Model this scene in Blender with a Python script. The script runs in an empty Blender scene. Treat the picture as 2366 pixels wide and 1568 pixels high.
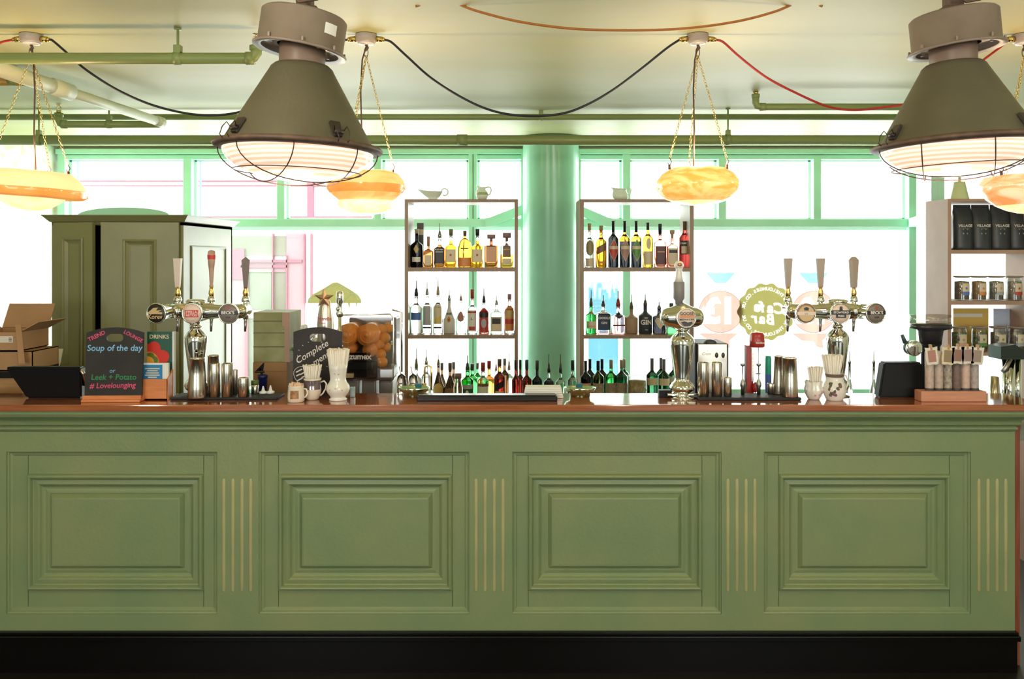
import bpy, bmesh, math, random
from math import pi, sin, cos, radians as R
from mathutils import Vector, Matrix
random.seed(7)
S = bpy.context.scene
COL = S.collection
F = 1900.0; HY = 590.0; CX = 1183.0; EYE = 1.697; CT = 1.10     # lens in pixels, horizon row, eye height, counter height

def PX(px, z): return (px - CX) * z / F
def PZ(py, z): return EYE - (py - HY) * z / F

# ------------------------------------------------------------------ materials
MATS = {}
def newmat(name):
    m = bpy.data.materials.new(name); m.use_nodes = True
    nt = m.node_tree; nt.nodes.clear()
    out = nt.nodes.new('ShaderNodeOutputMaterial')
    return m, nt, out
def pbr(name, col, rough=.5, metal=0, var=0., vscale=6., bump=0., bscale=40., coat=0., trans=0., emit=None, estr=0., stretch=None, col2=None, ior=1.45, spec=.5, sheen=0, alpha=1):
    if name in MATS: return MATS[name]
    m, nt, out = newmat(name); N = nt.nodes; L = nt.links
    b = N.new('ShaderNodeBsdfPrincipled'); L.new(b.outputs[0], out.inputs[0])
    b.inputs['Base Color'].default_value = (*col, 1); b.inputs['Roughness'].default_value = rough
    b.inputs['Metallic'].default_value = metal; b.inputs['IOR'].default_value = ior
    b.inputs['Specular IOR Level'].default_value = spec
    b.inputs['Coat Weight'].default_value = coat; b.inputs['Coat Roughness'].default_value = .08
    b.inputs['Transmission Weight'].default_value = trans
    if emit: b.inputs['Emission Color'].default_value = (*emit, 1); b.inputs['Emission Strength'].default_value = estr
    if var or bump or col2:
        tc = N.new('ShaderNodeTexCoord'); mp = N.new('ShaderNodeMapping'); L.new(tc.outputs['Object'], mp.inputs[0])
        if stretch: mp.inputs['Scale'].default_value = stretch
    if var or col2:
        nz = N.new('ShaderNodeTexNoise'); nz.inputs['Scale'].default_value = vscale; nz.inputs['Detail'].default_value = 4
        L.new(mp.outputs[0], nz.inputs['Vector'])
        rp = N.new('ShaderNodeValToRGB'); L.new(nz.outputs[0], rp.inputs[0]); L.new(rp.outputs[0], b.inputs['Base Color'])
        c2 = col2 or tuple(min(1, c * (1 + var)) for c in col); c1 = col if col2 else tuple(c * (1 - var) for c in col)
        rp.color_ramp.elements[0].position = .32; rp.color_ramp.elements[1].position = .68
        rp.color_ramp.elements[0].color = (*c1, 1); rp.color_ramp.elements[1].color = (*c2, 1)
    if bump:
        n2 = N.new('ShaderNodeTexNoise'); n2.inputs['Scale'].default_value = bscale; n2.inputs['Detail'].default_value = 3
        L.new(mp.outputs[0], n2.inputs['Vector'])
        bp = N.new('ShaderNodeBump'); bp.inputs['Strength'].default_value = bump; bp.inputs['Distance'].default_value = .01
        L.new(n2.outputs[0], bp.inputs['Height']); L.new(bp.outputs[0], b.inputs['Normal'])
    MATS[name] = m; return m
def glass(name, col, rough=.03): return pbr(name, col, rough, trans=1., ior=1.42)
def pane_mat(name='window glass', tint=(1, 1, 1), refl=.06):
    if name in MATS: return MATS[name]
    m, nt, out = newmat(name); N = nt.nodes; L = nt.links
    t = N.new('ShaderNodeBsdfTransparent'); t.inputs[0].default_value = (*tint, 1)
    g = N.new('ShaderNodeBsdfGlossy'); g.inputs['Roughness'].default_value = .03
    mx = N.new('ShaderNodeMixShader'); mx.inputs[0].default_value = refl
    L.new(t.outputs[0], mx.inputs[1]); L.new(g.outputs[0], mx.inputs[2]); L.new(mx.outputs[0], out.inputs[0])
    MATS[name] = m; return m
def vinyl(name, col, tr=.75, see=0.):
    if name in MATS: return MATS[name]
    m, nt, out = newmat(name); N = nt.nodes; L = nt.links
    t = N.new('ShaderNodeBsdfTranslucent'); t.inputs[0].default_value = (*col, 1)
    d = N.new('ShaderNodeBsdfDiffuse'); d.inputs[0].default_value = (*col, 1)
    mx = N.new('ShaderNodeMixShader'); mx.inputs[0].default_value = tr
    L.new(d.outputs[0], mx.inputs[1]); L.new(t.outputs[0], mx.inputs[2]); last = mx
    if see:
        tp = N.new('ShaderNodeBsdfTransparent'); m2 = N.new('ShaderNodeMixShader'); m2.inputs[0].default_value = see
        L.new(mx.outputs[0], m2.inputs[1]); L.new(tp.outputs[0], m2.inputs[2]); last = m2
    L.new(last.outputs[0], out.inputs[0]); MATS[name] = m; return m
def lamp_glass(name, c1, c2, strength, scale, ribs=False):
    """translucent lit lampshade: alabaster or ribbed glass that gives off its lamp's light"""
    m, nt, out = newmat(name); N = nt.nodes; L = nt.links
    b = N.new('ShaderNodeBsdfPrincipled'); L.new(b.outputs[0], out.inputs[0])
    b.inputs['Roughness'].default_value = .12
    tc = N.new('ShaderNodeTexCoord'); mp = N.new('ShaderNodeMapping'); L.new(tc.outputs['Object'], mp.inputs[0])
    if ribs:
        w = N.new('ShaderNodeTexWave'); w.bands_direction = 'Z'; w.inputs['Scale'].default_value = scale; w.inputs['Distortion'].default_value = .6
        L.new(mp.outputs[0], w.inputs['Vector']); fac = w.outputs[1]
    else:
        mp.inputs['Scale'].default_value = (1, 1, 2.5)
        nz = N.new('ShaderNodeTexNoise'); nz.inputs['Scale'].default_value = scale; nz.inputs['Detail'].default_value = 5; nz.inputs['Distortion'].default_value = 1.5
        L.new(mp.outputs[0], nz.inputs['Vector']); fac = nz.outputs[0]
    rp = N.new('ShaderNodeValToRGB'); L.new(fac, rp.inputs[0])
    rp.color_ramp.elements[0].position = .35; rp.color_ramp.elements[1].position = .65
    rp.color_ramp.elements[0].color = (*c1, 1); rp.color_ramp.elements[1].color = (*c2, 1)
    L.new(rp.outputs[0], b.inputs['Emission Color']); L.new(rp.outputs[0], b.inputs['Base Color'])
    b.inputs['Emission Strength'].default_value = strength
    MATS[name] = m; return m

GREEN = pbr('sage green counter paint', (.205, .278, .136), .38, var=.10, vscale=3.0, bump=.10, bscale=60, col2=(.265, .300, .142))
REED = pbr('tan green worn paint', (.44, .41, .20), .45, var=.1)
CAB = pbr('olive green cabinet paint', (.225, .225, .095), .36, var=.06, vscale=5, bump=.05)
MINT = pbr('flare lightened mint frame paint', (.46, .82, .62), .35, var=.04)  # mint paint lightened so its colour carries the window flare
PIPE = pbr('green pipe paint', (.25, .31, .11), .38, var=.08, vscale=4, stretch=(.3, 1, 1))
PIPEW = pbr('pale cream green pipe paint', (.72, .76, .55), .35)
CEIL = pbr('ceiling paint', (.47, .47, .195), .5, vscale=.9, stretch=(.5, 1.6, 1), col2=(.57, .59, .33), bump=.12, bscale=2.5)
COLM = pbr('mint green column gloss paint', (.33, .70, .51), .2, var=.04)
WOOD = pbr('red brown bar wood', (.30, .085, .03), .11, vscale=7, stretch=(.6, 14, 14), col2=(.42, .14, .055), coat=1)
WOOD2 = pbr('brown shelf wood', (.30, .19, .13), .4, vscale=6, stretch=(14, 14, .7), col2=(.38, .25, .18))
OAKY = pbr('orange wood', (.60, .19, .06), .4, vscale=9, stretch=(1, 10, 10), col2=(.70, .26, .09))
PINKW = pbr('pinkish light wood', (.55, .25, .15), .5, vscale=8, stretch=(1, 10, 10), col2=(.62, .31, .20))
BLACKG = pbr('black gloss paint', (.004, .0035, .0035), .2, spec=.35, bump=.05, bscale=5)
BLACK = pbr('black plastic', (.006, .006, .007), .5, spec=.25)
RUBBER = pbr('black rubber', (.015, .016, .018), .55, bump=.3, bscale=300)
CHALK = pbr('blackboard', (.022, .018, .017), .6, var=.3, vscale=9)
CHROME = pbr('polished chrome', (.80, .80, .76), .05, metal=1)
STEEL = pbr('brushed steel', (.62, .56, .48), .22, metal=1, bump=.03, bscale=200)
STEELD = pbr('dull grey steel', (.38, .36, .34), .35, metal=1)
BRASS = pbr('brass', (.75, .52, .18), .2, metal=1)
LAMPM = pbr('olive brown lamp enamel', (.105, .092, .058), .45, var=.08, vscale=8, bump=.08, bscale=80)
LAMPC = pbr('mauve brown lamp housing metal', (.24, .185, .15), .45, var=.10, vscale=12)
RUST = pbr('rusty brown metal', (.11, .065, .045), .55, var=.25, vscale=30)
WIRE = pbr('dark rusty wire', (.07, .035, .025), .5)
CERAM = pbr('cream ceramic', (.80, .72, .60), .15, coat=.4)
WHITEC = pbr('white china', (.82, .80, .74), .12, coat=.5)
PAPERW = pbr('white paper', (.85, .84, .80), .7)
CREAMP = pbr('cream paper', (.72, .62, .42), .7)
CARD = pbr('brown cardboard', (.42, .24, .12), .75, var=.08, vscale=5)
LOOM = pbr('grey fabric', (.2, .2, .2), .8)
CLEAR = glass('clear glass', (.93, .96, .95))
WALLW = pbr('pale wall plaster', (.78, .78, .62), .7)

def film(name, mat, parent, inside, rad, c, cutters):
    """thin vinyl film on a fine grid, with lettering cut out of it"""
    n = int(rad / c) + 1; hole = set()
    for g in cutters:
        bmesh.ops.triangulate(g.bm, faces=g.bm.faces[:])
        for f in g.bm.faces:
            (x0, z0), (x1, z1), (x2, z2) = [(v.co.x / c, v.co.z / c) for v in f.verts]
            d = (x1 - x0) * (z2 - z0) - (x2 - x0) * (z1 - z0)
            if abs(d) < 1e-9: continue
            for i in range(math.floor(min(x0, x1, x2)) - 1, math.ceil(max(x0, x1, x2)) + 1):
                for j in range(math.floor(min(z0, z1, z2)) - 1, math.ceil(max(z0, z1, z2)) + 1):
                    px, pz = i + .5, j + .5
                    u = ((px - x0) * (z2 - z0) - (x2 - x0) * (pz - z0)) / d; v = ((x1 - x0) * (pz - z0) - (px - x0) * (z1 - z0)) / d
                    if u >= -.02 and v >= -.02 and u + v <= 1.02: hole.add((i, j))
        g.bm.free()
    vs, fs, ix = [], [], {}
    def vid(i, j):
        if (i, j) not in ix: ix[(i, j)] = len(vs); vs.append((i * c, 0, j * c))
        return ix[(i, j)]
    for i in range(-n, n):
        for j in range(-n, n):
            if (i, j) not in hole and inside((i + .5) * c, (j + .5) * c): fs.append((vid(i, j), vid(i + 1, j), vid(i + 1, j + 1), vid(i, j + 1)))
    b = B().raw([(x, -.0005, z) for x, _, z in vs], fs).raw([(x, .0005, z) for x, _, z in vs], [f[::-1] for f in fs])
    return b.build(name, mat, parent, fixn=False)
# ------------------------------------------------------------------ mesh builder
class B:
    def __init__(s): s.bm = bmesh.new(); s.mi = 0
    def _mark(s, faces):
        for f in faces: f.material_index = s.mi; f.smooth = True
    def box(s, c, d, bev=0, rot=None, seg=2):
        r = bmesh.ops.create_cube(s.bm, size=1); vs = r['verts']
        M = Matrix.Translation(Vector(c)) @ (rot.to_4x4() if rot else Matrix.Identity(4)) @ Matrix.Diagonal((*d, 1))
        bmesh.ops.transform(s.bm, matrix=M, verts=vs)
        fs = set(f for v in vs for f in v.link_faces)
        if bev:
            es = list(set(e for v in vs for e in v.link_edges))
            rr = bmesh.ops.bevel(s.bm, geom=es, offset=bev, segments=seg, affect='EDGES', profile=.5)
            fs = set(rr['faces']) | set(f for f in fs if f.is_valid)
        for f in fs: f.material_index = s.mi
        return s
    def box2(s, a, b, bev=0):
        return s.box([(a[i] + b[i]) / 2 for i in range(3)], [abs(b[i] - a[i]) for i in range(3)], bev)
    def lathe(s, prof, seg=24, M=None, n=2., dy=1., rot0=0., cap=True, sq=None):
        """prof: (r, h) pairs; n: superellipse power (2 round, 6 square); dy: depth ratio; sq: power per ring"""
        rings = []
        for j, (r, h) in enumerate(prof):
            nn = sq[j] if sq else n; row = []
            for i in range(seg):
                a = 2 * pi * (i + .5) / seg + rot0; c, si = cos(a), sin(a)
                rad = (abs(c) ** nn + abs(si) ** nn) ** (-1 / nn)
                v = Vector((r * rad * c, r * rad * si * dy, h))
                if M: v = M @ v
                row.append(s.bm.verts.new(v))
            rings.append(row)
        fs = []
        for a, b in zip(rings, rings[1:]):
            for i in range(seg):
                k = (i + 1) % seg
                try: fs.append(s.bm.faces.new((a[i], a[k], b[k], b[i])))
                except ValueError: pass
        if cap:
            if prof[0][0] > 1e-6: fs.append(s.bm.faces.new(list(reversed(rings[0]))))
            if prof[-1][0] > 1e-6: fs.append(s.bm.faces.new(rings[-1]))
        s._mark(fs)
        return s
    def cyl(s, p0, p1, r0, r1=None, seg=16, cap=True):
        p0, p1 = Vector(p0), Vector(p1); d = p1 - p0; L = d.length
        q = d.to_track_quat('Z', 'Y').to_matrix().to_4x4(); M = Matrix.Translation(p0) @ q
        return s.lathe([(r0, 0), (r0 if r1 is None else r1, L)], seg, M, cap=cap)
    def tube(s, pts, r, seg=8, closed=False):
        P = [Vector(p) for p in pts]; n = len(P); rings = []; prev = None
        for i in range(n):
            if closed: t = (P[(i + 1) % n] - P[i - 1])
            else: t = (P[min(i + 1, n - 1)] - P[max(i - 1, 0)])
            t.normalize()
            if prev is None:
                u = t.orthogonal().normalized()
            else:
                u = (prev - t * prev.dot(t)).normalized()
            prev = u; w = t.cross(u)
            rr = r[i] if isinstance(r, (list, tuple)) else r
            rings.append([s.bm.verts.new(P[i] + (u * cos(2 * pi * k / seg) + w * sin(2 * pi * k / seg)) * rr) for k in range(seg)])
        fs = []
        for i in range(n if closed else n - 1):
            a, b = rings[i], rings[(i + 1) % n]
            for k in range(seg):
                try: fs.append(s.bm.faces.new((a[k], a[(k + 1) % seg], b[(k + 1) % seg], b[k])))
                except ValueError: pass
        if not closed: fs.append(s.bm.faces.new(list(reversed(rings[0])))); fs.append(s.bm.faces.new(rings[-1]))
        s._mark(fs); return s
    def ball(s, c, r, d=(1, 1, 1), seg=16, rings=10):
        prof = [(r * sin(pi * j / rings) * 1., -r * cos(pi * j / rings)) for j in range(rings + 1)]
        prof[0] = (1e-7, -r); prof[-1] = (1e-7, r)
        M = Matrix.Translation(Vector(c)) @ Matrix.Diagonal((*d, 1))
        return s.lathe(prof, seg, M, cap=False)
    def prism(s, poly, y0, y1, M=None, smooth=False):
        """poly in (x, z); extruded from y0 to y1"""
        a = [s.bm.verts.new((M @ Vector((x, y0, z))) if M else (x, y0, z)) for x, z in poly]
        b = [s.bm.verts.new((M @ Vector((x, y1, z))) if M else (x, y1, z)) for x, z in poly]
        n = len(poly); fs = [s.bm.faces.new(a), s.bm.faces.new(list(reversed(b)))]
        for i in range(n): fs.append(s.bm.faces.new((a[i], b[i], b[(i + 1) % n], a[(i + 1) % n])))
        for f in fs: f.material_index = s.mi; f.smooth = False
        return s
    def plate_hole(s, outer, hole, y0, y1):
        """flat plate with one hole (equal vertex counts)"""
        n = len(outer)
        for y, flip in ((y0, 0), (y1, 1)):
            A = [s.bm.verts.new((x, y, z)) for x, z in outer]; H = [s.bm.verts.new((x, y, z)) for x, z in hole]
            for i in range(n):
                k = (i + 1) % n; q = (A[i], A[k], H[k], H[i])
                f = s.bm.faces.new(q[::-1] if flip else q); f.material_index = s.mi
            if not flip: A0, H0 = A, H
            else:
                for i in range(n):
                    k = (i + 1) % n
                    for X0, X1 in ((A0, A), (H0, H)):
                        f = s.bm.faces.new((X0[i], X1[i], X1[k], X0[k])); f.material_index = s.mi
        return s
    def loops(s, rect, steps, y0, cap=True):
        """nested mitred frame facing -Y: rect (x0,x1,z0,z1); steps (inset, out towards viewer)"""
        x0, x1, z0, z1 = rect; prev = None
        for ins, o in steps:
            cur = [s.bm.verts.new(p) for p in ((x0 + ins, y0 - o, z0 + ins), (x1 - ins, y0 - o, z0 + ins), (x1 - ins, y0 - o, z1 - ins), (x0 + ins, y0 - o, z1 - ins))]
            if prev:
                for i in range(4):
                    f = s.bm.faces.new((prev[i], prev[(i + 1) % 4], cur[(i + 1) % 4], cur[i])); f.material_index = s.mi
            prev = cur
        if cap: f = s.bm.faces.new(prev); f.material_index = s.mi
        return s
    def raw(s, verts, faces):
        V = [s.bm.verts.new(v) for v in verts]
        for fc in faces:
            try: f = s.bm.faces.new([V[i] for i in fc]); f.material_index = s.mi
            except ValueError: pass
        return s
    def build(s, name, mats, parent=None, loc=None, label=None, fixn=True):
        if fixn: bmesh.ops.recalc_face_normals(s.bm, faces=s.bm.faces)
        me = bpy.data.meshes.new(name); s.bm.to_mesh(me); s.bm.free()
        for m in (mats if isinstance(mats, (list, tuple)) else [mats]): me.materials.append(m)
        o = bpy.data.objects.new(name, me); COL.objects.link(o)
        if parent: o.parent = parent
        if loc: o.location = loc
        if label: o['label'] = label
        return o

def thing(name, label, cat, loc=(0, 0, 0), rz=0, group=None):
    o = bpy.data.objects.new(name, None); COL.objects.link(o); o.empty_display_size = .05
    o.location = loc; o.rotation_euler = (0, 0, rz); o['label'] = label; o['category'] = cat
    if group: o['group'] = group
    return o
def tag(o, label, cat, group=None, kind=None):
    o['label'] = label; o['category'] = cat
    if group: o['group'] = group
    if kind: o['kind'] = kind
    return o
def struct(o): o['kind'] = 'structure'; return o
def on_counter(px, py=None, z=None):
    if z is None: z = (EYE - CT) * F / (py - HY)
    return (PX(px, z), z, CT), z / F
_tc = {}
def textmesh(txt, size, bold=0., shear=0., sp=1.):
    key = (txt, size, bold, shear, sp)
    if key not in _tc:
        cu = bpy.data.curves.new('lettering', 'FONT'); cu.body = txt; cu.size = size; cu.align_x = 'CENTER'; cu.align_y = 'CENTER'
        cu.offset = bold * size; cu.shear = shear; cu.space_character = sp; cu.resolution_u = 3
        ob = bpy.data.objects.new('lettering_source', cu); COL.objects.link(ob)
        dg = bpy.context.evaluated_depsgraph_get(); dg.update()
        me = ob.evaluated_get(dg).to_mesh()
        _tc[key] = ([tuple(v.co) for v in me.vertices], [tuple(p.vertices) for p in me.polygons])
        ob.evaluated_get(dg).to_mesh_clear()
        bpy.data.objects.remove(ob); bpy.data.curves.remove(cu)
    return _tc[key]
def letter(b, txt, size, cx, cz, y, rot=0., mirror=False, squash=1., **kw):
    """flat lettering in the XZ plane facing -Y"""
    vs, fs = textmesh(txt, size, **kw); o = []
    for x, z, _ in vs:
        x *= squash
        if mirror: x = -x
        o.append((cx + x * cos(rot) - z * sin(rot), y, cz + x * sin(rot) + z * cos(rot)))
    b.raw(o, fs); return b
# ------------------------------------------------------------------ camera, view
cd = bpy.data.cameras.new('camera'); cam = bpy.data.objects.new('camera', cd); COL.objects.link(cam)
cam.location = (0, 0, EYE); cam.rotation_euler = (pi / 2, 0, 0); cd.sensor_width = 36; cd.lens = F / 2366 * 36
cd.shift_y = -(784 - HY) / 2366; cd.clip_start = .05
S.camera = cam
vs = S.view_settings; vs.view_transform = 'Standard'; vs.look = 'None'; vs.gamma = 1; vs.use_curve_mapping = False; vs.exposure = 0.0
cy = S.cycles; cy.use_denoising = True; cy.max_bounces = 9; cy.diffuse_bounces = 4; cy.glossy_bounces = 4; cy.transmission_bounces = 8
cy.transparent_max_bounces = 12; cy.sample_clamp_indirect = 6; cy.caustics_reflective = False; cy.caustics_refractive = True
cy.use_adaptive_sampling = True; cy.adaptive_threshold = .03
W = bpy.data.worlds.new('daylight'); S.world = W; W.use_nodes = True
bg = W.node_tree.nodes['Background']; bg.inputs[0].default_value = (.93, .97, 1, 1); bg.inputs[1].default_value = 4.5

# ------------------------------------------------------------------ room shell
CZ = EYE + .895; WZ = 6.8; XL = -3.76; XR = PX(2110, WZ)
struct(B().box2((-6, -5.2, CZ), (6, WZ + .3, CZ + .12)).build('ceiling', CEIL))
fl = B().box2((-6, -5.2, -.1), (6, WZ + .3, 0)).build('floor', pbr('black stained floorboards', (.010, .008, .006), .4, vscale=5, stretch=(.5, 8, 1), col2=(.02, .014, .010)))
struct(fl)
m, nt, out = newmat('floral wallpaper'); N = nt.nodes; L = nt.links
b = N.new('ShaderNodeBsdfPrincipled'); L.new(b.outputs[0], out.inputs[0]); b.inputs['Roughness'].default_value = .7
tc = N.new('ShaderNodeTexCoord'); vo = N.new('ShaderNodeTexVoronoi'); vo.inputs['Scale'].default_value = 7
nz = N.new('ShaderNodeTexNoise'); nz.inputs['Scale'].default_value = 5
mixv = N.new('ShaderNodeVectorMath'); mixv.operation = 'MULTIPLY_ADD'
L.new(tc.outputs['Object'], nz.inputs['Vector']); L.new(nz.outputs['Color'], mixv.inputs[0]); mixv.inputs[1].default_value = (.25, .25, .25); L.new(tc.outputs['Object'], mixv.inputs[2])
L.new(mixv.outputs[0], vo.inputs['Vector']); rp = N.new('ShaderNodeValToRGB'); L.new(vo.outputs['Distance'], rp.inputs[0])
e = rp.color_ramp.elements; e[0].position = .15; e[0].color = (.90, .70, .50, 1); e[1].position = .34; e[1].color = (.92, .91, .86, 1)
e2 = e.new(.5); e2.color = (.92, .91, .86, 1); e3 = e.new(.66); e3.color = (.64, .74, .52, 1)
L.new(rp.outputs[0], b.inputs['Base Color'])
struct(B().box2((XL - .15, 3.9, 0), (XL, WZ + .3, CZ)).build('wall_left', m))
struct(B().box2((-6, 3.75, 0), (XL - .05, 3.9, CZ)).build('wall_return', WALLW))
struct(B().box2((4.4, -5.2, 0), (4.55, WZ + .3, CZ)).build('wall_right', WALLW))
struct(B().box2((-6.15, -5.2, 0), (-6, 3.8, CZ)).build('wall_far_left', WALLW))
# street-side wall: below the sills, plus the pier behind the column
SILL = .55
bw = B(); bw.box2((XL, WZ + .02, 0), (XR + .02, WZ + .2, SILL)); bw.box2((XL, WZ + .02, PZ(347, WZ)), (XR + .02, WZ + .2, CZ))
struct(bw.build('wall_back', WALLW))
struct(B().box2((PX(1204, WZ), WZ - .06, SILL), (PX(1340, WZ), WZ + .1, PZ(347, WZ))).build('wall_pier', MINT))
# angled glazing return on the right, then the wall that carries on behind the shelving
A0 = Vector((XR, WZ)); A1 = Vector((XR - .348 * 1.2, WZ - 1.2))
# wall behind the camera with two assumed wide windows to account for room light
fr = B()
for x0, x1 in ((-6, -4.2), (-1.2, 1.2), (4.2, 4.4)): fr.box2((x0, -5.2, 0), (x1, -5.05, CZ))
for x0, x1 in ((-4.2, -1.2), (1.2, 4.2)): fr.box2((x0, -5.2, 0), (x1, -5.05, .7)); fr.box2((x0, -5.2, 2.35), (x1, -5.05, CZ))
struct(fr.build('wall_front', WALLW))

# ------------------------------------------------------------------ windows
PANE = pane_mat()
k = WZ / F
def bay(idx, jl, jr, posts, upper, braces):
    """jl, jr: jambs; posts full height; upper: glazing bars above the transom only (photo columns)"""
    f = B(); y0, y1 = WZ - .04, WZ + .07
    x = lambda p: PX(p, WZ); zz = lambda p: PZ(p, WZ)
    f.box2((x(jl), y0 - .03, zz(358)), (x(jr), y1, zz(346)), .006)          # head
    f.box2((x(jl), y0, zz(369)), (x(jr), y1, zz(359)), .004)
    f.box2((x(jl), y0 - .02, zz(525)), (x(jr), y1, zz(506)), .006)          # transom
    f.box2((x(jl), y0, SILL), (x(jr), y1 + .02, SILL + .05), .006)
    for a, c in posts: f.box2((x(a), y0 - .012, SILL), (x(c), y1, zz(352)), .008)
    for a, c in upper: f.box2((x(a), y0 - .008, zz(512)), (x(c), y1, zz(366)), .006)
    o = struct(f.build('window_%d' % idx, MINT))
    g = B(); g.box2((x(jl) + .02, WZ + .02, SILL + .03), (x(jr) - .02, WZ + .026, zz(360)))
    g.build('pane', PANE, o)
    # pale inner beads round each light
    w = B(); edges = sorted([(jl, jl + 2)] + posts + upper + [(jr - 2, jr)])
    for (a, c), (d, e_) in zip(edges, edges[1:]):
        if d - c < 8: continue
        for q in ((c, c + 5), (d - 5, d)): w.box2((x(q[0]), WZ + .03, zz(507)), (x(q[1]), WZ + .06, zz(368)))
        w.box2((x(c), WZ + .03, zz(373)), (x(d), WZ + .06, zz(368))); w.box2((x(c), WZ + .03, zz(507)), (x(d), WZ + .06, zz(503)))
    w.box2((x(jl), WZ + .0, zz(532)), (x(jr), WZ + .04, zz(525)))
    w.build('window_bead', pbr('pale mint bead paint', (.80, .90, .84), .4), o)
    for poly in braces:
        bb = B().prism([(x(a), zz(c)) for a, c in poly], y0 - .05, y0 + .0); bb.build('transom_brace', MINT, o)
    return o
w1 = bay(1, 138, 1210, [(140, 157), (1083, 1103)], [(428, 447), (643, 661), (866, 883)],
         [[(1122, 506), (1131, 504), (1206, 475), (1206, 497), (1137, 524), (1122, 525)]])
w2 = bay(2, 1336, 2112, [(1437, 1455), (2093, 2111)], [(1657, 1675), (1875, 1893)],
         [[(1412, 506), (1403, 504), (1340, 477), (1340, 499), (1397, 524), (1412, 525)]])
b1 = B()
for c, wd in ((1093, 1.5),): b1.box2((PX(c, WZ), WZ - .056, SILL), (PX(c + wd, WZ), WZ - .05, PZ(352, WZ)))
b1.build('casement_gap', pbr('dark gap', (.05, .12, .08), .8), w1)
f = B()
def slab(p, q, z0, z1, t):
    d = (q - p).normalized(); n = Vector((-d.y, d.x)) * t / 2
    c = [p - n, q - n, q + n, p + n]
    f.raw([(v.x, v.y, z) for z in (z0, z1) for v in c], [(0, 1, 2, 3), (4, 5, 6, 7), (0, 1, 5, 4), (1, 2, 6, 5), (2, 3, 7, 6), (3, 0, 4, 7)])
slab(A0, A1, PZ(369, WZ), PZ(346, WZ), .09); slab(A0, A1, PZ(525, WZ), PZ(506, WZ), .09); slab(A0, A1, 0, SILL, .12); slab(A0, A1, PZ(347, WZ), CZ, .12)
slab(A1 + (A0 - A1) * .06, A1, SILL, PZ(360, WZ), .08)
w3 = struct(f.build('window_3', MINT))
f = B(); slab(A0, A1, SILL, PZ(360, WZ), .006); f.build('pane', PANE, w3)
g = B(); g.box2((A1.x, A1.y - .1, 0), (4.45, A1.y, SILL)); g.box2((A1.x, A1.y - .1, PZ(347, WZ)), (4.45, A1.y, CZ)); struct(g.build('wall_side_return', WALLW))
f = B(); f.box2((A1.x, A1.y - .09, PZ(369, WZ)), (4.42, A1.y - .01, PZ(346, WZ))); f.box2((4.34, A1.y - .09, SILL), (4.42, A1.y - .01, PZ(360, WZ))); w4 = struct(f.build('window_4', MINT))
B().box2((A1.x + .03, A1.y - .05, SILL), (4.36, A1.y - .044, PZ(360, WZ))).build('pane', PANE, w4)
# blue edged poster strips left of the upper lights
st = B()
for a, c in ((173, 178), (458, 462)): st.box2((PX(a, WZ), WZ + .028, PZ(505, WZ)), (PX(c, WZ), WZ + .034, PZ(372, WZ)))
st.build('blue_edge_strip', vinyl('blue vinyl', (.45, .60, .95)), w1)
# arched top board seen over the cabinet
ar = B(); n = 20
top = [(PX(285 + 105 * cos(pi * i / n), 5.6), PZ(497 - 18 * sin(pi * i / n), 5.6)) for i in range(n + 1)]
ar.prism(top + [(PX(180, 5.6), 0), (PX(390, 5.6), 0)], 5.6, 5.64)
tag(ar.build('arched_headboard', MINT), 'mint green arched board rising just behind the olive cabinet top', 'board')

# ------------------------------------------------------------------ round column
t = thing('column', 'round mint green gloss painted column between the two bottle shelves', 'column', (PX(1272.5, 6.3), 6.3, 0))
B().lathe([(.215, 0), (.215, .06), (.213, CZ - .05), (.222, CZ - .012), (.26, CZ - .002)], 48).build('shaft', COLM, t)
B().lathe([(.24, 0), (.24, .1), (.225, .12)], 48).build('base', COLM, t)
B().lathe([(.27, CZ - .006), (.262, CZ - .016), (.235, CZ - .02)], 48).build('collar', PIPE, t)

# ------------------------------------------------------------------ street outside
STONE = pbr('white rendered facade', (.85, .85, .82), .8)
PINK = pbr('pink shopfront paint', (.40, .15, .20), .6)
PINK2 = pbr('pale pink shopfront paint', (.42, .275, .30), .6)
SHOPG = pbr('shop window with cream blinds', (.22, .22, .15), .4, vscale=1.2, col2=(.34, .33, .27))
z = 12.0
t = thing('pink_shopfront', 'pink shopfront with glazed door and windows across the street, seen through the left window', 'building', (PX(640, z), z, -.3))
X = lambda p: PX(p, z) - PX(640, z); Z = lambda p: PZ(p, z) + .3
B().box2((X(-200), .0, 0), (X(1150), .4, 8)).build('facade', STONE, t)
g = B()
for x0, x1, a, c in ((535, 630, 545, 590), (632, 664, 545, 590), (578, 628, 628, 715), (634, 664, 628, 715), (575, 664, 735, 900)): g.box2((X(x0), -.03, Z(c)), (X(x1), .0, Z(a)))
g.build('shop_window', SHOPG, t)
g = B()
for x0, x1, a, c in ((537, 568, 575, 645), (568, 700, 600, 606), (560, 668, 612, 618), (632, 634.5, 540, 740), (664, 667, 590, 900), (570, 576, 606, 900), (704, 707, 540, 700), (720, 723, 540, 700)): g.box2((X(x0), -.08, Z(c)), (X(x1), -.0, Z(a)))
for yy in (417, 428, 500): g.box2((X(180), -.06, Z(yy + 2.5)), (X(860), 0, Z(yy)))
g.box2((X(712), -.06, Z(500)), (X(726), 0, Z(400)))
g.build('pink_frame', PINK, t)
g = B()
for x0, x1, a, c in ((664, 705, 540, 900), (535, 575, 645, 900), (575, 664, 715, 735), (576, 664, 606, 628)): g.box2((X(x0), -.05, Z(c)), (X(x1), -.0, Z(a)))
g.build('pale_pink_panel', PINK2, t)
t2 = thing('white_facade', 'white rendered building across the street behind the right window', 'building', (PX(1900, z), z, -.3))
B().box2((-PX(1900, z) + PX(1155, z), .0, 0), (7, .4, 8)).build('facade', STONE, t2)
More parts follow.
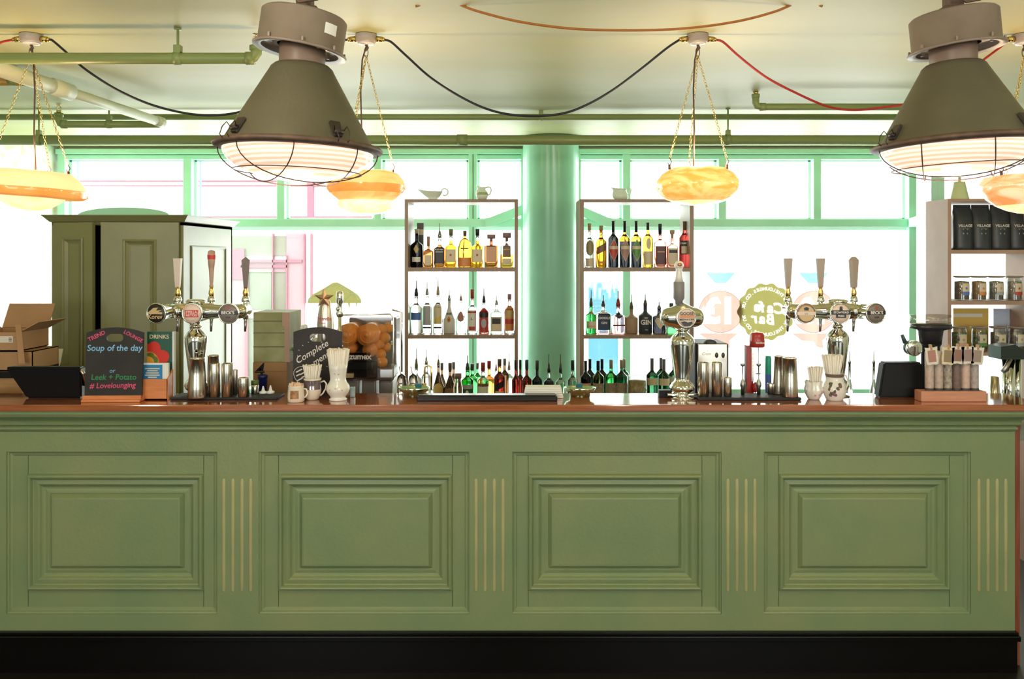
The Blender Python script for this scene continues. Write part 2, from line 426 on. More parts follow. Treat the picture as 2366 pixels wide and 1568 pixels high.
struct(B().box2((-14, WZ + .4, -.4), (14, 13, -.3)).build('floor_pavement', pbr('pale paving', (.6, .6, .58), .8)))

# ------------------------------------------------------------------ ceiling pipes
def pipe(name, label, pts, r, mat, elbows=(), clamps=(), heads=(), couplings=()):
    o = thing(name, label, 'pipe', pts[0]); p0 = Vector(pts[0])
    q = [Vector(p) - p0 for p in pts]
    B().tube(q, r, 16).build('pipe_run', mat, o)
    for (a, d, l) in couplings:
        a = Vector(a) - p0; d = Vector(d).normalized(); B().cyl(a - d * l / 2, a + d * l / 2, r * 1.16, seg=18).build('coupling', mat, o)
    for c in elbows:
        c = Vector(c) - p0; B().ball(c, r * 1.25).build('elbow', mat, o)
    for c in clamps:
        c = Vector(c) - p0; top = CZ - p0.z - .001
        g = B(); g.cyl((c.x, c.y, c.z), (c.x, c.y, top), .005, seg=8); g.cyl((c.x, c.y, top - .006), (c.x, c.y, top), .014, seg=10)
        g.box((c.x, c.y, c.z + r + .012), (.028, .03, .035), .003)
        g.cyl((c.x - .014, c.y, c.z), (c.x + .014, c.y, c.z), r * 1.14, seg=18); g.build('hanger', PIPE, o)
    for c in heads:
        c = Vector(c) - p0; g = B()
        g.cyl(c, c + Vector((0, 0, .012)), .014, seg=10); g.tube([c + Vector((.011, 0, .008)), c + Vector((.012, 0, .03)), c + Vector((0, 0, .045)), c + Vector((-.012, 0, .03)), c + Vector((-.011, 0, .008))], .0025, 6)
        g.cyl(c + Vector((0, 0, .044)), c + Vector((0, 0, .047)), .014, seg=12); g.build('sprinkler_head', BRASS, o)
    return o
zb = 5.0
pipe('water_pipe', 'thick green painted pipe along the ceiling, lowest and nearest above the window heads', [(-4.0 + .3, zb, PZ(323.5, zb)), (4.3, zb, PZ(323.5, zb))], .030, PIPE,
     clamps=[(PX(90, zb), zb, PZ(323, zb)), (PX(1682, zb), zb, PZ(323, zb))], couplings=[((PX(1068, zb), zb, PZ(323.5, zb)), (1, 0, 0), .062)])
z2 = 5.08
pipe('water_pipe', 'thinner green pipe running across tight under the ceiling, above the thick one', [(-3.7, z2, PZ(270.5, z2)), (PX(2105, z2), z2, PZ(270.5, z2))], .0195, PIPE, clamps=[(PX(1250, z2), z2, PZ(270.5, z2))])
zA = 3.24; xe = PX(592, zA)
pipe('sprinkler_pipe', 'green pipe at upper left ending in an upturned elbow behind the left industrial lamp', [(-3.6, zA, PZ(135, zA)), (xe - .03, zA, PZ(135, zA)), (xe - .01, zA, PZ(134, zA) + .004), (xe, zA, PZ(134, zA) + .02), (xe, zA, PZ(108, zA))], .0225, PIPE,
     clamps=[(PX(411, zA), zA, PZ(135, zA))], couplings=[((PX(578, zA), zA, PZ(135, zA)), (1, 0, 0), .03), ((xe, zA, PZ(112, zA)), (0, 0, 1), .02)], heads=[(xe, zA, PZ(106, zA))])
z4 = 4.5; xe = PX(1746, z4)
pipe('sprinkler_pipe', 'short green pipe with an upturned elbow right of the round amber bowl lamp', [(PX(2120, z4), z4, PZ(247, z4)), (xe + .03, z4, PZ(247, z4)), (xe + .008, z4, PZ(246, z4) + .003), (xe, z4, PZ(246, z4) + .02), (xe, z4, PZ(219, z4))], .019, PIPE,
     couplings=[((PX(1762, z4), z4, PZ(247, z4)), (1, 0, 0), .03), ((xe, z4, PZ(222, z4)), (0, 0, 1), .02)], clamps=[(PX(2112, z4), z4, PZ(247, z4))], heads=[(xe, z4, PZ(217, z4))])
z5 = 4.85; xe = PX(136, z5)
pipe('sprinkler_pipe', 'short green pipe with upturned elbow above the left cabinet window', [(PX(372, z5), z5, PZ(287, z5)), (xe + .035, z5, PZ(287, z5)), (xe + .008, z5, PZ(286, z5) + .003), (xe, z5, PZ(286, z5) + .025), (xe, z5, PZ(262, z5))], .0215, PIPE,
     couplings=[((PX(148, z5), z5, PZ(287, z5)), (1, 0, 0), .03), ((xe, z5, PZ(265, z5)), (0, 0, 1), .02)], clamps=[(PX(252, z5), z5, PZ(287, z5))], heads=[(xe, z5, PZ(260, z5))])
pa = Vector((PX(-60, 3.55), 3.55, PZ(140, 3.55))); pb = Vector((PX(368, 4.74), 4.74, PZ(281, 4.74))); dd = (pb - pa).normalized()
pm = pa + (pb - pa) * .45
o = pipe('soil_pipe', 'pale cream green pipe slanting back across the ceiling at far left', [tuple(pa), tuple(pb)], .026, PIPEW, couplings=[(tuple(pb), tuple(dd), .05)])
B().cyl(Vector((0, 0, 0)), pm - pa, .036, seg=20).build('wide_pipe_section', PIPEW, o)
B().cyl(pm - pa - dd * .12, pm - pa, .042, seg=20).build('pipe_socket', PIPEW, o)
zl = 3.90
pipe('waste_pipe', 'short ochre green pipe stub at the left edge below the ceiling', [(-3.3, zl, PZ(181, zl)), (PX(85, zl), zl + .05, PZ(183, zl))], .023, pbr('ochre pipe paint', (.42, .30, .07), .4), clamps=[(PX(20, zl), zl + .03, PZ(182, zl))])

# ------------------------------------------------------------------ bar counter
t = thing('bar_counter', 'sage green panelled bar counter with fluted pilasters and a black plinth', 'bar counter', (0, 3.36, 0))
fz = 3.36; X = lambda p: PX(p, fz); Z = lambda p: PZ(p, fz)
XLE = -2.75; XRE = X(2345)
g = B(); rec = [(-570, -83), (15, 502), (598, 1085), (1183, 1667), (1765, 2243)]
g.box2((XLE, 0, Z(1043)), (XRE, .03, Z(952))); g.box2((XLE, 0, Z(1460)), (XRE, .03, Z(1418)))
edges = [XLE] + [X(v) for r in rec[1:] for v in r] + [XRE]
for i in range(0, len(edges), 2): g.box2((edges[i] if i else X(-83), 0, Z(1418)), (edges[i + 1], .03, Z(1043)))
g.build('face_frame', GREEN, t)
B().box2((XLE, .042, .02), (XRE, .05, 1.07)).build('backing_board', GREEN, t)
B().box2((XLE, .05, .02), (XLE + .03, .2, 1.07)).build('end_board', GREEN, t)
outer = [(58, 467), (640, 1045), (1220, 1625), (1802, 2200)]
pk = fz / F
for (a, c), (ra, rb) in zip(outer, rec[1:]):
    g = B()
    for q in ((ra, a + 1, 1043, 1418), (c - 1, rb, 1043, 1418), (a, c, 1043, 1098), (a, c, 1366, 1418)): g.box2((X(q[0]), .020, Z(q[3])), (X(q[1]), .0419, Z(q[2])))
    g.build('recess_board', GREEN, t)
    g = B(); prof = [(0, -.001), (1.0, .007), (3, .013), (6, .016), (9, .014), (11, .008), (12.5, .001), (15, -.002), (20, .000), (25, .001), (28, -.003), (31, -.010), (34, -.014), (38, -.015), (45, -.012), (49, -.012), (51, -.015), (54, -.008), (58, .001), (62, .002)]
    g.loops((X(a), X(c), Z(1367), Z(1097)), [(p * pk * .96, q + .001) for p, q in prof], .020)
    g.build('raised_panel', GREEN, t)
    g = B(); g.loops((X(ra), X(rb), Z(1418), Z(1043)), [(0, .014), (3 * pk, .012), (5 * pk, .006), (9 * pk, .005), (12 * pk, .0005)], .020, cap=False); g.build('recess_bead', GREEN, t)
for p0 in (502, 1085, 1667, 2243):
    for off in (15, 36, 57, 77):
        g = B(); xc = X(p0 + off + (4 if p0 == 2243 else 0)); r = 4.2 * pk
        prf = [(1e-6, 0), (r * .7, r * .35), (r, r), (r, (270 - 8) * pk - r * 2), (r * .7, 262 * pk - r * .4), (1e-6, 262 * pk)]
        g.lathe(prf, 12, Matrix.Translation((xc, .0005, Z(1367))) @ Matrix.Diagonal((1, .55, 1, 1))); g.build('flute', REED, t)
# cornice: profile swept along X with a mitred right end
prof = [(.0, Z(997)), (-.008, Z(994)), (-.014, Z(990)), (-.014, Z(986)), (-.009, Z(984.5)), (-.010, Z(983)), (-.018, Z(981)), (-.024, Z(978)), (-.025, Z(975)), (-.020, Z(973)), (-.022, Z(970)), (-.029, Z(966)), (-.040, Z(962)), (-.056, Z(957)), (-.062, Z(950)), (-.062, 1.072), (.04, 1.072), (.04, Z(997))]
g = B(); va = [(XLE, y, z_) for y, z_ in prof]; vb = [(XRE - .01 + max(0, -y), y, z_) for y, z_ in prof]; n = len(prof)
g.raw(va + vb, [tuple(range(n)), tuple(range(2 * n - 1, n - 1, -1))] + [(i, (i + 1) % n, n + (i + 1) % n, n + i) for i in range(n)]); g.build('cornice_moulding', GREEN, t)
g = B(); g.box2((XLE, -.016, 0), (XRE + .0, .03, Z(1478))); g.box2((XLE, -.028, Z(1476)), (XRE + .01, .02, Z(1463)), .004); g.box2((XLE, -.02, Z(1463)), (XRE + .004, .02, Z(1456)), .002)
g.build('plinth', BLACKG, t)
# end panel of reddish wood
B().box2((XRE + .003, .045, 0), (XRE + .05, .075, 1.07), .003).build('end_trim', pbr('red brown end board', (.22, .06, .03), .4, vscale=6, stretch=(12, 12, .7), col2=(.34, .10, .05)), t)
B().box2((XLE + .05, .15, .0), (XRE - .02, .17, 1.07)).build('rear_board', BLACK, t)
ZBK = 3.57
top = B().box2((XLE - .05, 3.287, CT - .027), (PX(2420, 3.287), ZBK, CT), .004).build('bar_worktop', WOOD)
tag(top, 'polished red brown wooden bar top running the whole counter', 'bar top')
# work surfaces behind the bar
BT = .92
t = thing('back_worktop', 'steel work surface behind the bar below the counter edge', 'worktop', (0, 3.95, 0))
B().box2((-2.6, -.36, BT - .03), (2.5, .42, BT)).build('worktop', STEELD, t)
g = B()
for x in (-2.5, -.8, .8, 2.4):
    for y in (-.3, .36): g.cyl((x, y, 0), (x, y, BT - .03), .02)
g.build('support_legs', STEELD, t)
# ------------------------------------------------------------------ back bar carcass under the shelves
BB = .70
t = thing('back_bar', 'low white back bar carrying the bottle shelves under the windows', 'cabinet', (0, 5.8, 0))
B().box2((PX(905, 5.5), -.45, BB - .03), (PX(1640, 5.5), .26, BB)).build('top', pbr('pale worktop', (.7, .68, .62), .4), t)
B().box2((PX(915, 5.5), -.42, 0), (PX(1630, 5.5), .25, BB - .03)).build('body', pbr('white cupboard paint', (.7, .7, .66), .5), t)
# ------------------------------------------------------------------ industrial lamps
DOME = lamp_glass('lit ribbed lamp glass', (1.0, .58, .40), (1.0, .84, .72), .80, 26, ribs=True)
def industrial(px, py, z, tilt_top, tilt_shade, label, sticker, clips, turn):
    k = 2.5 / F; X0 = PX(px, z)
    t = thing('industrial_pendant_lamp', label, 'pendant lamp', (X0, z, PZ(py, z)), 0, 'industrial pendant lamps')
    Ms = Matrix.Rotation(R(tilt_shade), 4, 'Y'); Mt = Matrix.Translation((0, 0, 215 * k)) @ Matrix.Rotation(R(tilt_top), 4, 'Y') @ Matrix.Translation((0, 0, -215 * k))
    kk = lambda l: [(a * k, b * k) for a, b in l]
    g = B(); g.lathe(kk([(172, 6), (74, 178), (70, 186), (62, 193), (50, 196)]), 64, Ms, cap=False); g.lathe(kk([(168, 6), (70, 176), (50, 190)]), 64, Ms, cap=False); g.build('shade', LAMPM, t, fixn=False)
    B().lathe(kk([(170, -6), (184, -5), (191, -1), (192, 4), (186, 9), (172, 11), (168, 6), (170, -6)]), 64, Ms, cap=False).build('rim', RUST, t)
    B().lathe(kk([(50, 188), (52, 192), (52, 240), (50, 243)]), 40, Ms).build('neck', pbr('brown neck metal', (.19, .125, .09), .45), t)
    g = B(); g.lathe(kk([(88, 227), (106, 224), (107, 228), (104, 231), (97, 233), (97, 306), (92, 311), (84, 313), (30, 313), (30, 309)]), 64, Mt, cap=False)
    for a in range(8):
        g.box(Mt @ Vector((101 * k * cos(a * pi / 4 + .3), 101 * k * sin(a * pi / 4 + .3), 236 * k)), (.006, .006, .012))
    g.build('ballast_housing', LAMPC, t)
    g = B(); g.lathe(kk([(104, 226.5), (98, 228), (90, 236), (54, 240), (53, 236)]), 64, Mt, cap=False)
    for a in range(4): g.cyl(Mt @ Vector((76 * k * cos(a * pi / 2 + .8), 76 * k * sin(a * pi / 2 + .8), 229 * k)), Mt @ Vector((76 * k * cos(a * pi / 2 + .8), 76 * k * sin(a * pi / 2 + .8), 234 * k)), .005, seg=8)
    g.build('inner_flange', pbr('pale lamp flange metal', (.62, .56, .52), .25), t)
    hk = CZ - PZ(py, z)
    g = B(); tp = Mt @ Vector((0, 0, 311 * k)); g.box((tp.x, 0, (tp.z + hk) / 2), (.045, .05, hk - tp.z), .003); g.box((tp.x, 0, hk - .006), (.12, .12, .01)); g.box((tp.x, 0, tp.z + .01), (.085, .07, .02), .004)
    g.build('mounting_bracket', RUST, t)
    g = B(); x = tp.x; g.tube([(x - .02, -.04, tp.z + .12), (x - .03, -.06, tp.z + .05), (x, -.075, tp.z + .018), (x + .05, -.06, tp.z + .03), (x + .075, -.03, tp.z + .07), (x + .05, -.01, hk)], .005, 8); g.build('supply_cable', RUST, t)
    if sticker:
        g = B(); rr = 97.6 * k
        for i in range(4):
            a0, a1 = [R(-90 + 44 + q * 5) for q in (i, i + 1)]
            g.raw([Mt @ Vector((rr * cos(a), rr * sin(a), h * k)) for a, h in ((a0, 262), (a1, 262), (a1, 286), (a0, 286))], [(0, 1, 2, 3)])
        g.build('paper_sticker', PAPERW, t, label='white paper sticker')
    # glass dome
    pf = [(170 * cos(pi / 2 * j / 10) if j < 10 else 1e-6, -4 - 70 * sin(pi / 2 * j / 10)) for j in range(11)]
    B().lathe(kk(pf), 48, Ms, cap=False).build('glass_cover', DOME, t)
    # wire guard
    g = B(); Rr, D = 180, 82
    def gp(x, y): return Ms @ Vector((x * k, y * k, (-4 - D * math.sqrt(max(0, 1 - (x * x + y * y) / (Rr * Rr)))) * k))
    for ang in (turn, turn + 90):
        ca, sa = cos(R(ang)), sin(R(ang))
        for off in (-.40, .40):
            hl = math.sqrt(1 - off * off) * Rr
            g.tube([gp(u * ca - off * Rr * sa, u * sa + off * Rr * ca) for u in [hl * math.sin(pi / 2 * (q / 9 - 1)) for q in range(19)]], .0019, 6)
    g.tube([gp(.80 * Rr * cos(2 * pi * q / 40), .80 * Rr * sin(2 * pi * q / 40)) for q in range(40)], .0016, 6, closed=True)
    g.build('wire_guard', WIRE, t)
    for a in clips:
        g = B(); M = Ms @ Matrix.Rotation(R(a), 4, 'Z') @ Matrix.Translation((168 * k, 0, 14 * k)) @ Matrix.Rotation(R(-30), 4, 'Y')
        q = lambda x, y, z_: M @ Vector((x, y, z_))
        g.raw([q(x, y, z_) for x in (.002, .010) for y, z_ in ((-.012, 0), (.012, 0), (.016, .05), (-.016, .05))], [(0, 1, 2, 3), (4, 5, 6, 7), (0, 1, 5, 4), (1, 2, 6, 5), (2, 3, 7, 6), (3, 0, 4, 7)])
        g.cyl(q(.012, -.014, .012), q(.012, .014, .012), .007, seg=10)
        for s_ in (-1, 1): g.tube([q(.014, s_ * .014, .012), q(.03, s_ * .02, .02), q(.034, s_ * .02, -.0), q(.03, s_ * .018, -.024), q(.012, s_ * .014, -.03)], .0016, 6)
        g.build('spring_clip', pbr('blackened clip', (.035, .025, .02), .4), t)
    l = bpy.data.lights.new('lamp_bulb', 'POINT'); l.energy = 4; l.color = (1, .78, .6); l.shadow_soft_size = .05
    lo = bpy.data.objects.new('lamp_bulb', l); COL.objects.link(lo); lo.parent = t; lo.location = (0, 0, -.16)
    return t
industrial(691, 345, 2.5, 8.5, 2.0, 'left industrial lamp with grey conical shade, caged glass and white sticker on its housing', True, (-128, -47, 60, 165), 35)
industrial(2211, 335, 2.58, -5.5, -2.5, 'right industrial lamp with grey conical shade, caged glass, cut by the photo edge', False, (-170, -62, 30, 110), 62)

# ------------------------------------------------------------------ junction boxes, amber bowls, cables
zb = 3.33; kb = zb / F
AMB1 = lamp_glass('amber alabaster glass', (.95, .40, .07), (1.0, .68, .26), .78, 9)
AMB2 = lamp_glass('honey glass', (.90, .46, .12), (.98, .66, .26), .72, 5)
AMB3 = lamp_glass('orange saucer glass', (.96, .60, .27), (.98, .68, .34), .85, 2)
AMB4 = lamp_glass('salmon alabaster glass', (.95, .30, .10), (1.0, .62, .38), .85, 7)
HOT = lamp_glass('glowing bowl bottom glass', (1.0, .78, .34), (1.0, .90, .58), 1.1, 6)
AMB5 = lamp_glass('deep orange underside glass', (.72, .24, .045), (.86, .36, .09), .8, 3)
def chain(g, p, q, w=.0075):
    p, q = Vector(p), Vector(q); L = (q - p).length; n = max(2, int(L / (w * 1.9))); d = (q - p) / n; dn = d.normalized()
    u = dn.orthogonal().normalized(); v = dn.cross(u)
    for i in range(n):
        c = p + d * (i + .5); a = (u, v)[i % 2]
        g.tube([c + dn * cos(2 * pi * j / 8) * w * 1.15 + a * sin(2 * pi * j / 8) * w * .55 for j in range(8)], w * .17, 4, closed=True)
jb = []
def junction(px, which):
    x = PX(px, zb)
    t = thing('junction_box', 'round grey cable junction box on the ceiling ' + which, 'junction box', (x, zb, CZ - .001))
    B().lathe([(.042, 0), (.044, -.004), (.040, -.03), (.034, -.034), (.0, -.034)], 24).build('housing', pbr('pinkish grey box plastic', (.42, .36, .32), .4), t)
    B().lathe([(.034, -.034), (.030, -.040), (1e-6, -.042)], 24).build('lid', pbr('white shiny lid', (.8, .75, .72), .15), t)
    for s_ in (-1, 1):
        B().cyl((s_ * .038, 0, -.018), (s_ * .066, 0, -.020), .013, .011, 12).cyl((s_ * .064, 0, -.020), (s_ * .074, 0, -.021), .009, seg=12).build('cable_gland', BRASS, t)
    return x
for p, w in ((72, 'over the saucer shaped bowl lamp'), (846, 'just right of the left industrial lamp'), (1612, 'over the round speckled bowl lamp'), (2366, 'at the right edge of the photo')): jb.append(junction(p, w))
def bowl(i, px, label, py_rim, rx, body, hang_y, cord_x, tilt=0, offx=0, chains=(0, 130, 235)):
    x = jb[i]; zr = PZ(py_rim, zb); t = thing('bowl_pendant_lamp', label, 'pendant lamp', (x, zb, zr), 0, 'amber glass bowl lamps')
    M = Matrix.Translation((offx, 0, 0)) @ Matrix.Rotation(R(tilt), 4, 'Y')
    hk = PZ(128, zb) - zr
    g = B(); g.tube([(0, 0, CZ - zr - .042), (.006, 0, CZ - zr - .055), (-.004, 0, hk + .02)], .006, 8); g.tube([(sin(a) * .008, 0, hk + .012 + cos(a) * .02) for a in [2 * pi * q / 12 for q in range(12)]], .0016, 6, closed=True)
    g.build('ceiling_hook', RUST, t)
    for m_, pf in body:
        B().lathe([(max(1e-6, a * kb), b * kb) for a, b in pf], 48, M, cap=False).build('glass_bowl' if m_ is not HOT else 'bowl_bottom', m_, t)
    for a in chains:
        e = M @ Vector((rx * kb * cos(R(a)), rx * kb * sin(R(a)), .012))
        g = B(); chain(g, (0, 0, hk), e + Vector((0, 0, .035))); g.build('chain', BRASS, t)
        g = B(); g.tube([e + Vector((0, 0, .035)), e + Vector((.008, 0, .02)), e + Vector((0, 0, .004)), e + Vector((-.008, 0, .016))], .0022, 6); g.cyl(e + Vector((0, 0, -.012)), e + Vector((0, 0, .008)), .006, seg=8); g.build('bowl_hook', RUST, t)
    g = B(); g.tube([(0, 0, CZ - zr - .05), (cord_x * .7, -.01, hk - .02), (cord_x, -.012, hk * .7), (cord_x * .8, -.01, hk * .35), (cord_x * .9, 0, -.02)], .0032, 8); g.build('brown_cord', RUST, t)
    l = bpy.data.lights.new('bowl_bulb', 'POINT'); l.energy = 7; l.color = (1, .76, .48); l.shadow_soft_size = .04
    lo = bpy.data.objects.new('bowl_bulb', l); COL.objects.link(lo); lo.parent = t; lo.location = (offx, 0, .06)
bowl(0, 72, 'wide saucer shaped orange glass bowl lamp at the left edge', 402, 78,
     [(AMB3, [(70, 6), (84, 5), (98, -6), (110, -20), (117, -34)]), (AMB5, [(117, -34), (120, -48), (110, -54), (92, -56), (72, -55)]), (HOT, [(74, -54), (66, -62), (45, -76), (20, -84), (0, -86)])], 110, .022, 3, offx=-.0, chains=(12, 92, 205))
bowl(1, 846, 'stepped honey coloured glass bowl lamp beside the left industrial lamp', 402, 62,
     [(AMB2, [(58, 6), (74, 0), (86, -14), (91, -26)]), (AMB5, [(91, -26), (90, -36), (84, -45)]), (AMB2, [(84, -45), (74, -54), (64, -62)]), (HOT, [(64, -62), (66, -70), (58, -82), (40, -90), (18, -93), (0, -94)])], 110, -.02, 0, chains=(20, 140, 235))
bowl(2, 1612, 'round speckled amber glass bowl lamp over the right bottle shelf', 392, 66,
     [(AMB1, [(40, 4), (62, 2), (82, -10), (93, -26), (95, -38), (90, -52), (76, -66), (60, -73)]), (HOT, [(60, -73), (40, -79), (18, -82), (0, -83)])], 110, -.02, 0, chains=(-5, 95, 185))
bowl(3, 2366, 'salmon veined glass bowl lamp cut by the right photo edge', 408, 70,
     [(AMB4, [(60, 6), (82, 3), (92, -12), (92, -30), (80, -48), (62, -64)]), (HOT, [(62, -64), (40, -76), (16, -84), (0, -86)])], 110, .01, -3, chains=(-30, 90, 200))

def cable(name, label, pts, r, mat, n=60):
    P = [Vector(p) for p in pts]; out = []
    P = [P[0] * 2 - P[1]] + P + [P[-1] * 2 - P[-2]]
    for i in range(1, len(P) - 2):
        for j in range(12):
            u = j / 12; a, b_, c, d = P[i - 1:i + 3]
            out.append(.5 * ((2 * b_) + (c - a) * u + (2 * a - 5 * b_ + 4 * c - d) * u * u + (3 * b_ - a - 3 * c + d) * u ** 3))
    out.append(P[-2]); o = B().tube(out, r, 8).build(name, mat); tag(o, label, 'cable'); return o
BLK = pbr('black cable rubber', (.012, .013, .02), .4); RED = pbr('red cable rubber', (.40, .02, .015), .4); ORC = pbr('orange brown cable rubber', (.42, .14, .02), .45)
C = lambda l, z=zb: [(PX(a, z), z, PZ(b, z)) for a, b in l]
e = .074
cable('ceiling_cable', 'black cable sagging from the far left junction box towards the left industrial lamp', [(jb[0] + e, zb, CZ - .022)] + C([(122, 94), (150, 118), (200, 162), (280, 212), (370, 248), (470, 266), (560, 257), (650, 220), (720, 170), (775, 112), (795, 94)]) + [(jb[1] - e, zb, CZ - .022)], .0048, BLK)
cable('ceiling_cable', 'black cable hanging in a deep curve between the two middle junction boxes', [(jb[1] + e, zb, CZ - .022)] + C([(905, 98), (940, 130), (1000, 183), (1080, 232), (1150, 259), (1225, 268), (1300, 262), (1360, 240), (1420, 205), (1480, 160), (1540, 112)]) + [(jb[2] - e, zb, CZ - .022)], .0048, BLK)
cable('ceiling_cable', 'red cable sagging right of the round speckled bowl lamp', [(jb[2] + e, zb, CZ - .022)] + C([(1672, 98), (1710, 132), (1770, 178), (1840, 215), (1910, 245), (1970, 254), (2040, 248), (2110, 235), (2200, 195), (2270, 140), (2320, 102)]) + [(jb[3] - e, zb, CZ - .022)], .0048, RED)
cable('ceiling_cable', 'red cable at the left edge entering the far left junction box', C([(-200, 190), (-100, 150), (-20, 112), (5, 97)]) + [(jb[0] - e, zb, CZ - .022)], .0048, RED)
zo = 2.95
cable('ceiling_cable', 'orange cable in a shallow curve at the top of the photo', [(PX(960, zo), zo, CZ - .002)] + C([(1020, -2), (1100, 25), (1200, 50), (1320, 66), (1450, 70), (1580, 66), (1700, 50), (1790, 27), (1860, 0)], zo) + [(PX(1900, zo), zo, CZ - .002)], .0046, ORC)
# ------------------------------------------------------------------ tall green cabinet with ajar doors
zc = 4.6; kc = zc / F
t = thing('tall_cabinet', 'tall olive green cupboard with two ajar panelled doors and a cornice', 'cupboard', (PX(272, zc), zc, 0))
X = lambda p: PX(p, zc) - PX(272, zc); Z = lambda p: PZ(p, zc)
g = B(); D = .80; ht = Z(512)
g.box2((X(120), 0, 0), (X(129), D, ht)); g.box2((X(416), 0, 0), (X(424), D, ht)); g.box2((X(120), D - .02, 0), (X(424), D, ht)); g.box2((X(120), 0, ht - .02), (X(424), D, ht)); g.box2((X(120), 0, 0), (X(424), D, .08))
g.build('carcass', CAB, t)
B().box2((X(129), .30, .08), (X(416), .32, ht - .02)).build('dark_interior', BLACK, t)
g = B(); pr = [(0, ht - .004), (.010, ht), (.022, ht + .014), (.032, ht + .026), (.040, ht + .034)]
for (o0, h0), (o1, h1) in zip(pr, pr[1:]):
    for q in range(4):
        c0 = [(X(120) - o0, -o0), (X(424) + o0, -o0), (X(424) + o0, D + o0), (X(120) - o0, D + o0)]; c1 = [(X(120) - o1, -o1), (X(424) + o1, -o1), (X(424) + o1, D + o1), (X(120) - o1, D + o1)]
        a, b_ = q, (q + 1) % 4
        g.raw([(*c0[a], h0), (*c0[b_], h0), (*c1[b_], h1), (*c1[a], h1)], [(0, 1, 2, 3)])
g.box2((X(120) - .04, -.04, ht + .033), (X(424) + .04, D + .04, ht + .037)); g.build('cornice', CAB, t)
def door(w, hinge, ang, rect, nm):
    """leaf in its own frame: x from hinge, panel rect in metres"""
    e = bpy.data.objects.new(nm, None)
    g = B(); s_ = 1 if w > 0 else -1; x0, x1 = (0, w) if w > 0 else (w, 0); zb_, zt = .09, ht - .006
    a, b_, c, d = rect
    for q in ((x0, a, zb_, zt), (b_, x1, zb_, zt), (a, b_, zb_, c), (a, b_, d, zt)): g.box2((q[0], -.024, q[2]), (q[1], 0, q[3]))
    o = g.build('cabinet_door', CAB, t, (hinge, -.002, 0)); o.rotation_euler = (0, 0, R(ang))
    g = B(); g.loops((a, b_, c, d), [(0, .027), (.006, .031), (.012, .029), (.016, .022), (.03, .012), (.034, .012), (.036, .015)], .0); g.build('door_panel', CAB, o)
    return o
wl = X(235) - X(131); wr = X(416) - X(246)
door(wl, X(130), -12, (wl * .23, wl * .77, .2, Z(549)), 'door')
door(-wr, X(416), 7, (-wr * .72, -wr * .29, .2, Z(553)), 'door')
# bevelled side panel moulding
g = B()
for (y0, y1) in ((.10, .68),):
    st = [(0, .0), (.006, .006), (.012, .007), (.018, .003), (.03, -.004)]
    x = X(424) + .0005; prev = None
    for ins, o_ in st:
        cur = [(x + o_, y0 + ins, .25 + ins), (x + o_, y1 - ins, .25 + ins), (x + o_, y1 - ins, Z(566) - ins), (x + o_, y0 + ins, Z(566) - ins)]
        if prev: g.raw(prev + cur, [(i, (i + 1) % 4, 4 + (i + 1) % 4, 4 + i) for i in range(4)])
        prev = cur
g.build('side_moulding', CAB, t)

# ------------------------------------------------------------------ cardboard boxes, far left behind the bar
zk = 3.95; bt = BT
WC = pbr('wooden crate', (.45, .24, .10), .5, vscale=6, stretch=(1, 8, 8), col2=(.58, .33, .15))
t = thing('wooden_crate', 'orange brown wooden crate with a dark rim under the cardboard boxes at far left', 'crate', (PX(20, zk), zk, BT))
hh = PZ(862, zk) - BT
g = B(); g.box2((-.24, -.14, 0), (.15, .14, hh), .004); g.build('crate_body', WC, t); B().box2((-.26, -.16, hh), (.16, .15, hh + .028), .004).build('dark_rim', BLACK, t)
zt_ = BT + hh + .028; kz = zk / F
def carton(label, px0, px1, ytop, ybot, dep, flaps=(), mat=CARD, zoff=0, group=None, base=None, extra=None):
    zz = zk + zoff; w = (px1 - px0) * zz / F; h = (ybot - ytop) * zz / F; b0 = PZ(ybot, zz) if base is None else base
    t = thing('cardboard_box', label, 'box', (PX((px0 + px1) / 2, zz), zz, b0), 0, group)
    th = .004; g = B()
    g.box2((-w / 2, -dep / 2, 0), (w / 2, dep / 2, th)); g.box2((-w / 2, -dep / 2, 0), (w / 2, -dep / 2 + th, h)); g.box2((-w / 2, dep / 2 - th, 0), (w / 2, dep / 2, h)); g.box2((-w / 2, -dep / 2, 0), (-w / 2 + th, dep / 2, h)); g.box2((w / 2 - th, -dep / 2, 0), (w / 2, dep / 2, h))
    if not flaps: g.box2((-w / 2, -dep / 2, h - th), (w / 2, dep / 2, h))
    g.build('carton_body', mat, t)
    for s_, ln, an in flaps:
        g = B(); g.box2((0 if s_ in 'lr' else -w / 2, -dep / 2 if s_ in 'lr' else 0, 0), (ln if s_ in 'lr' else w / 2, dep / 2 if s_ in 'lr' else ln, th))
        o = g.build('flap', mat, t)
        if s_ == 'r': o.location = (w / 2, 0, h); o.rotation_euler = (0, R(-an), 0)
        if s_ == 'l': o.location = (-w / 2, 0, h); o.rotation_euler = (0, R(180 + an), 0)
        if s_ == 'f': o.location = (0, -dep / 2, h); o.rotation_euler = (R(180 + an), 0, 0)
        if s_ == 'b': o.location = (0, dep / 2, h); o.rotation_euler = (R(an), 0, 0)
    if extra: extra(t, w, h, dep)
    return t, w, h
LAB = pbr('printed paper label', (.75, .70, .60), .6)
def ex(t, w, h, d):
    B().box2((w * .10, -d / 2 - .001, h * .45), (w * .36, -d / 2, h * .8)).build('paper_label', LAB, t)
    g = B(); 
    for i in range(3): g.box2((w * .28, -d / 2 - .0015, h * (.52 + i * .08)), (w * .34, -d / 2 - .001, h * (.55 + i * .08)))
    g.build('print', BLACK, t)
b1_ = PZ(800, zk)
carton('flattened closed cardboard box directly on the wooden crate at far left', -20, 106, 815, 859, .22, base=zt_)
low = (859 - 815) * kz
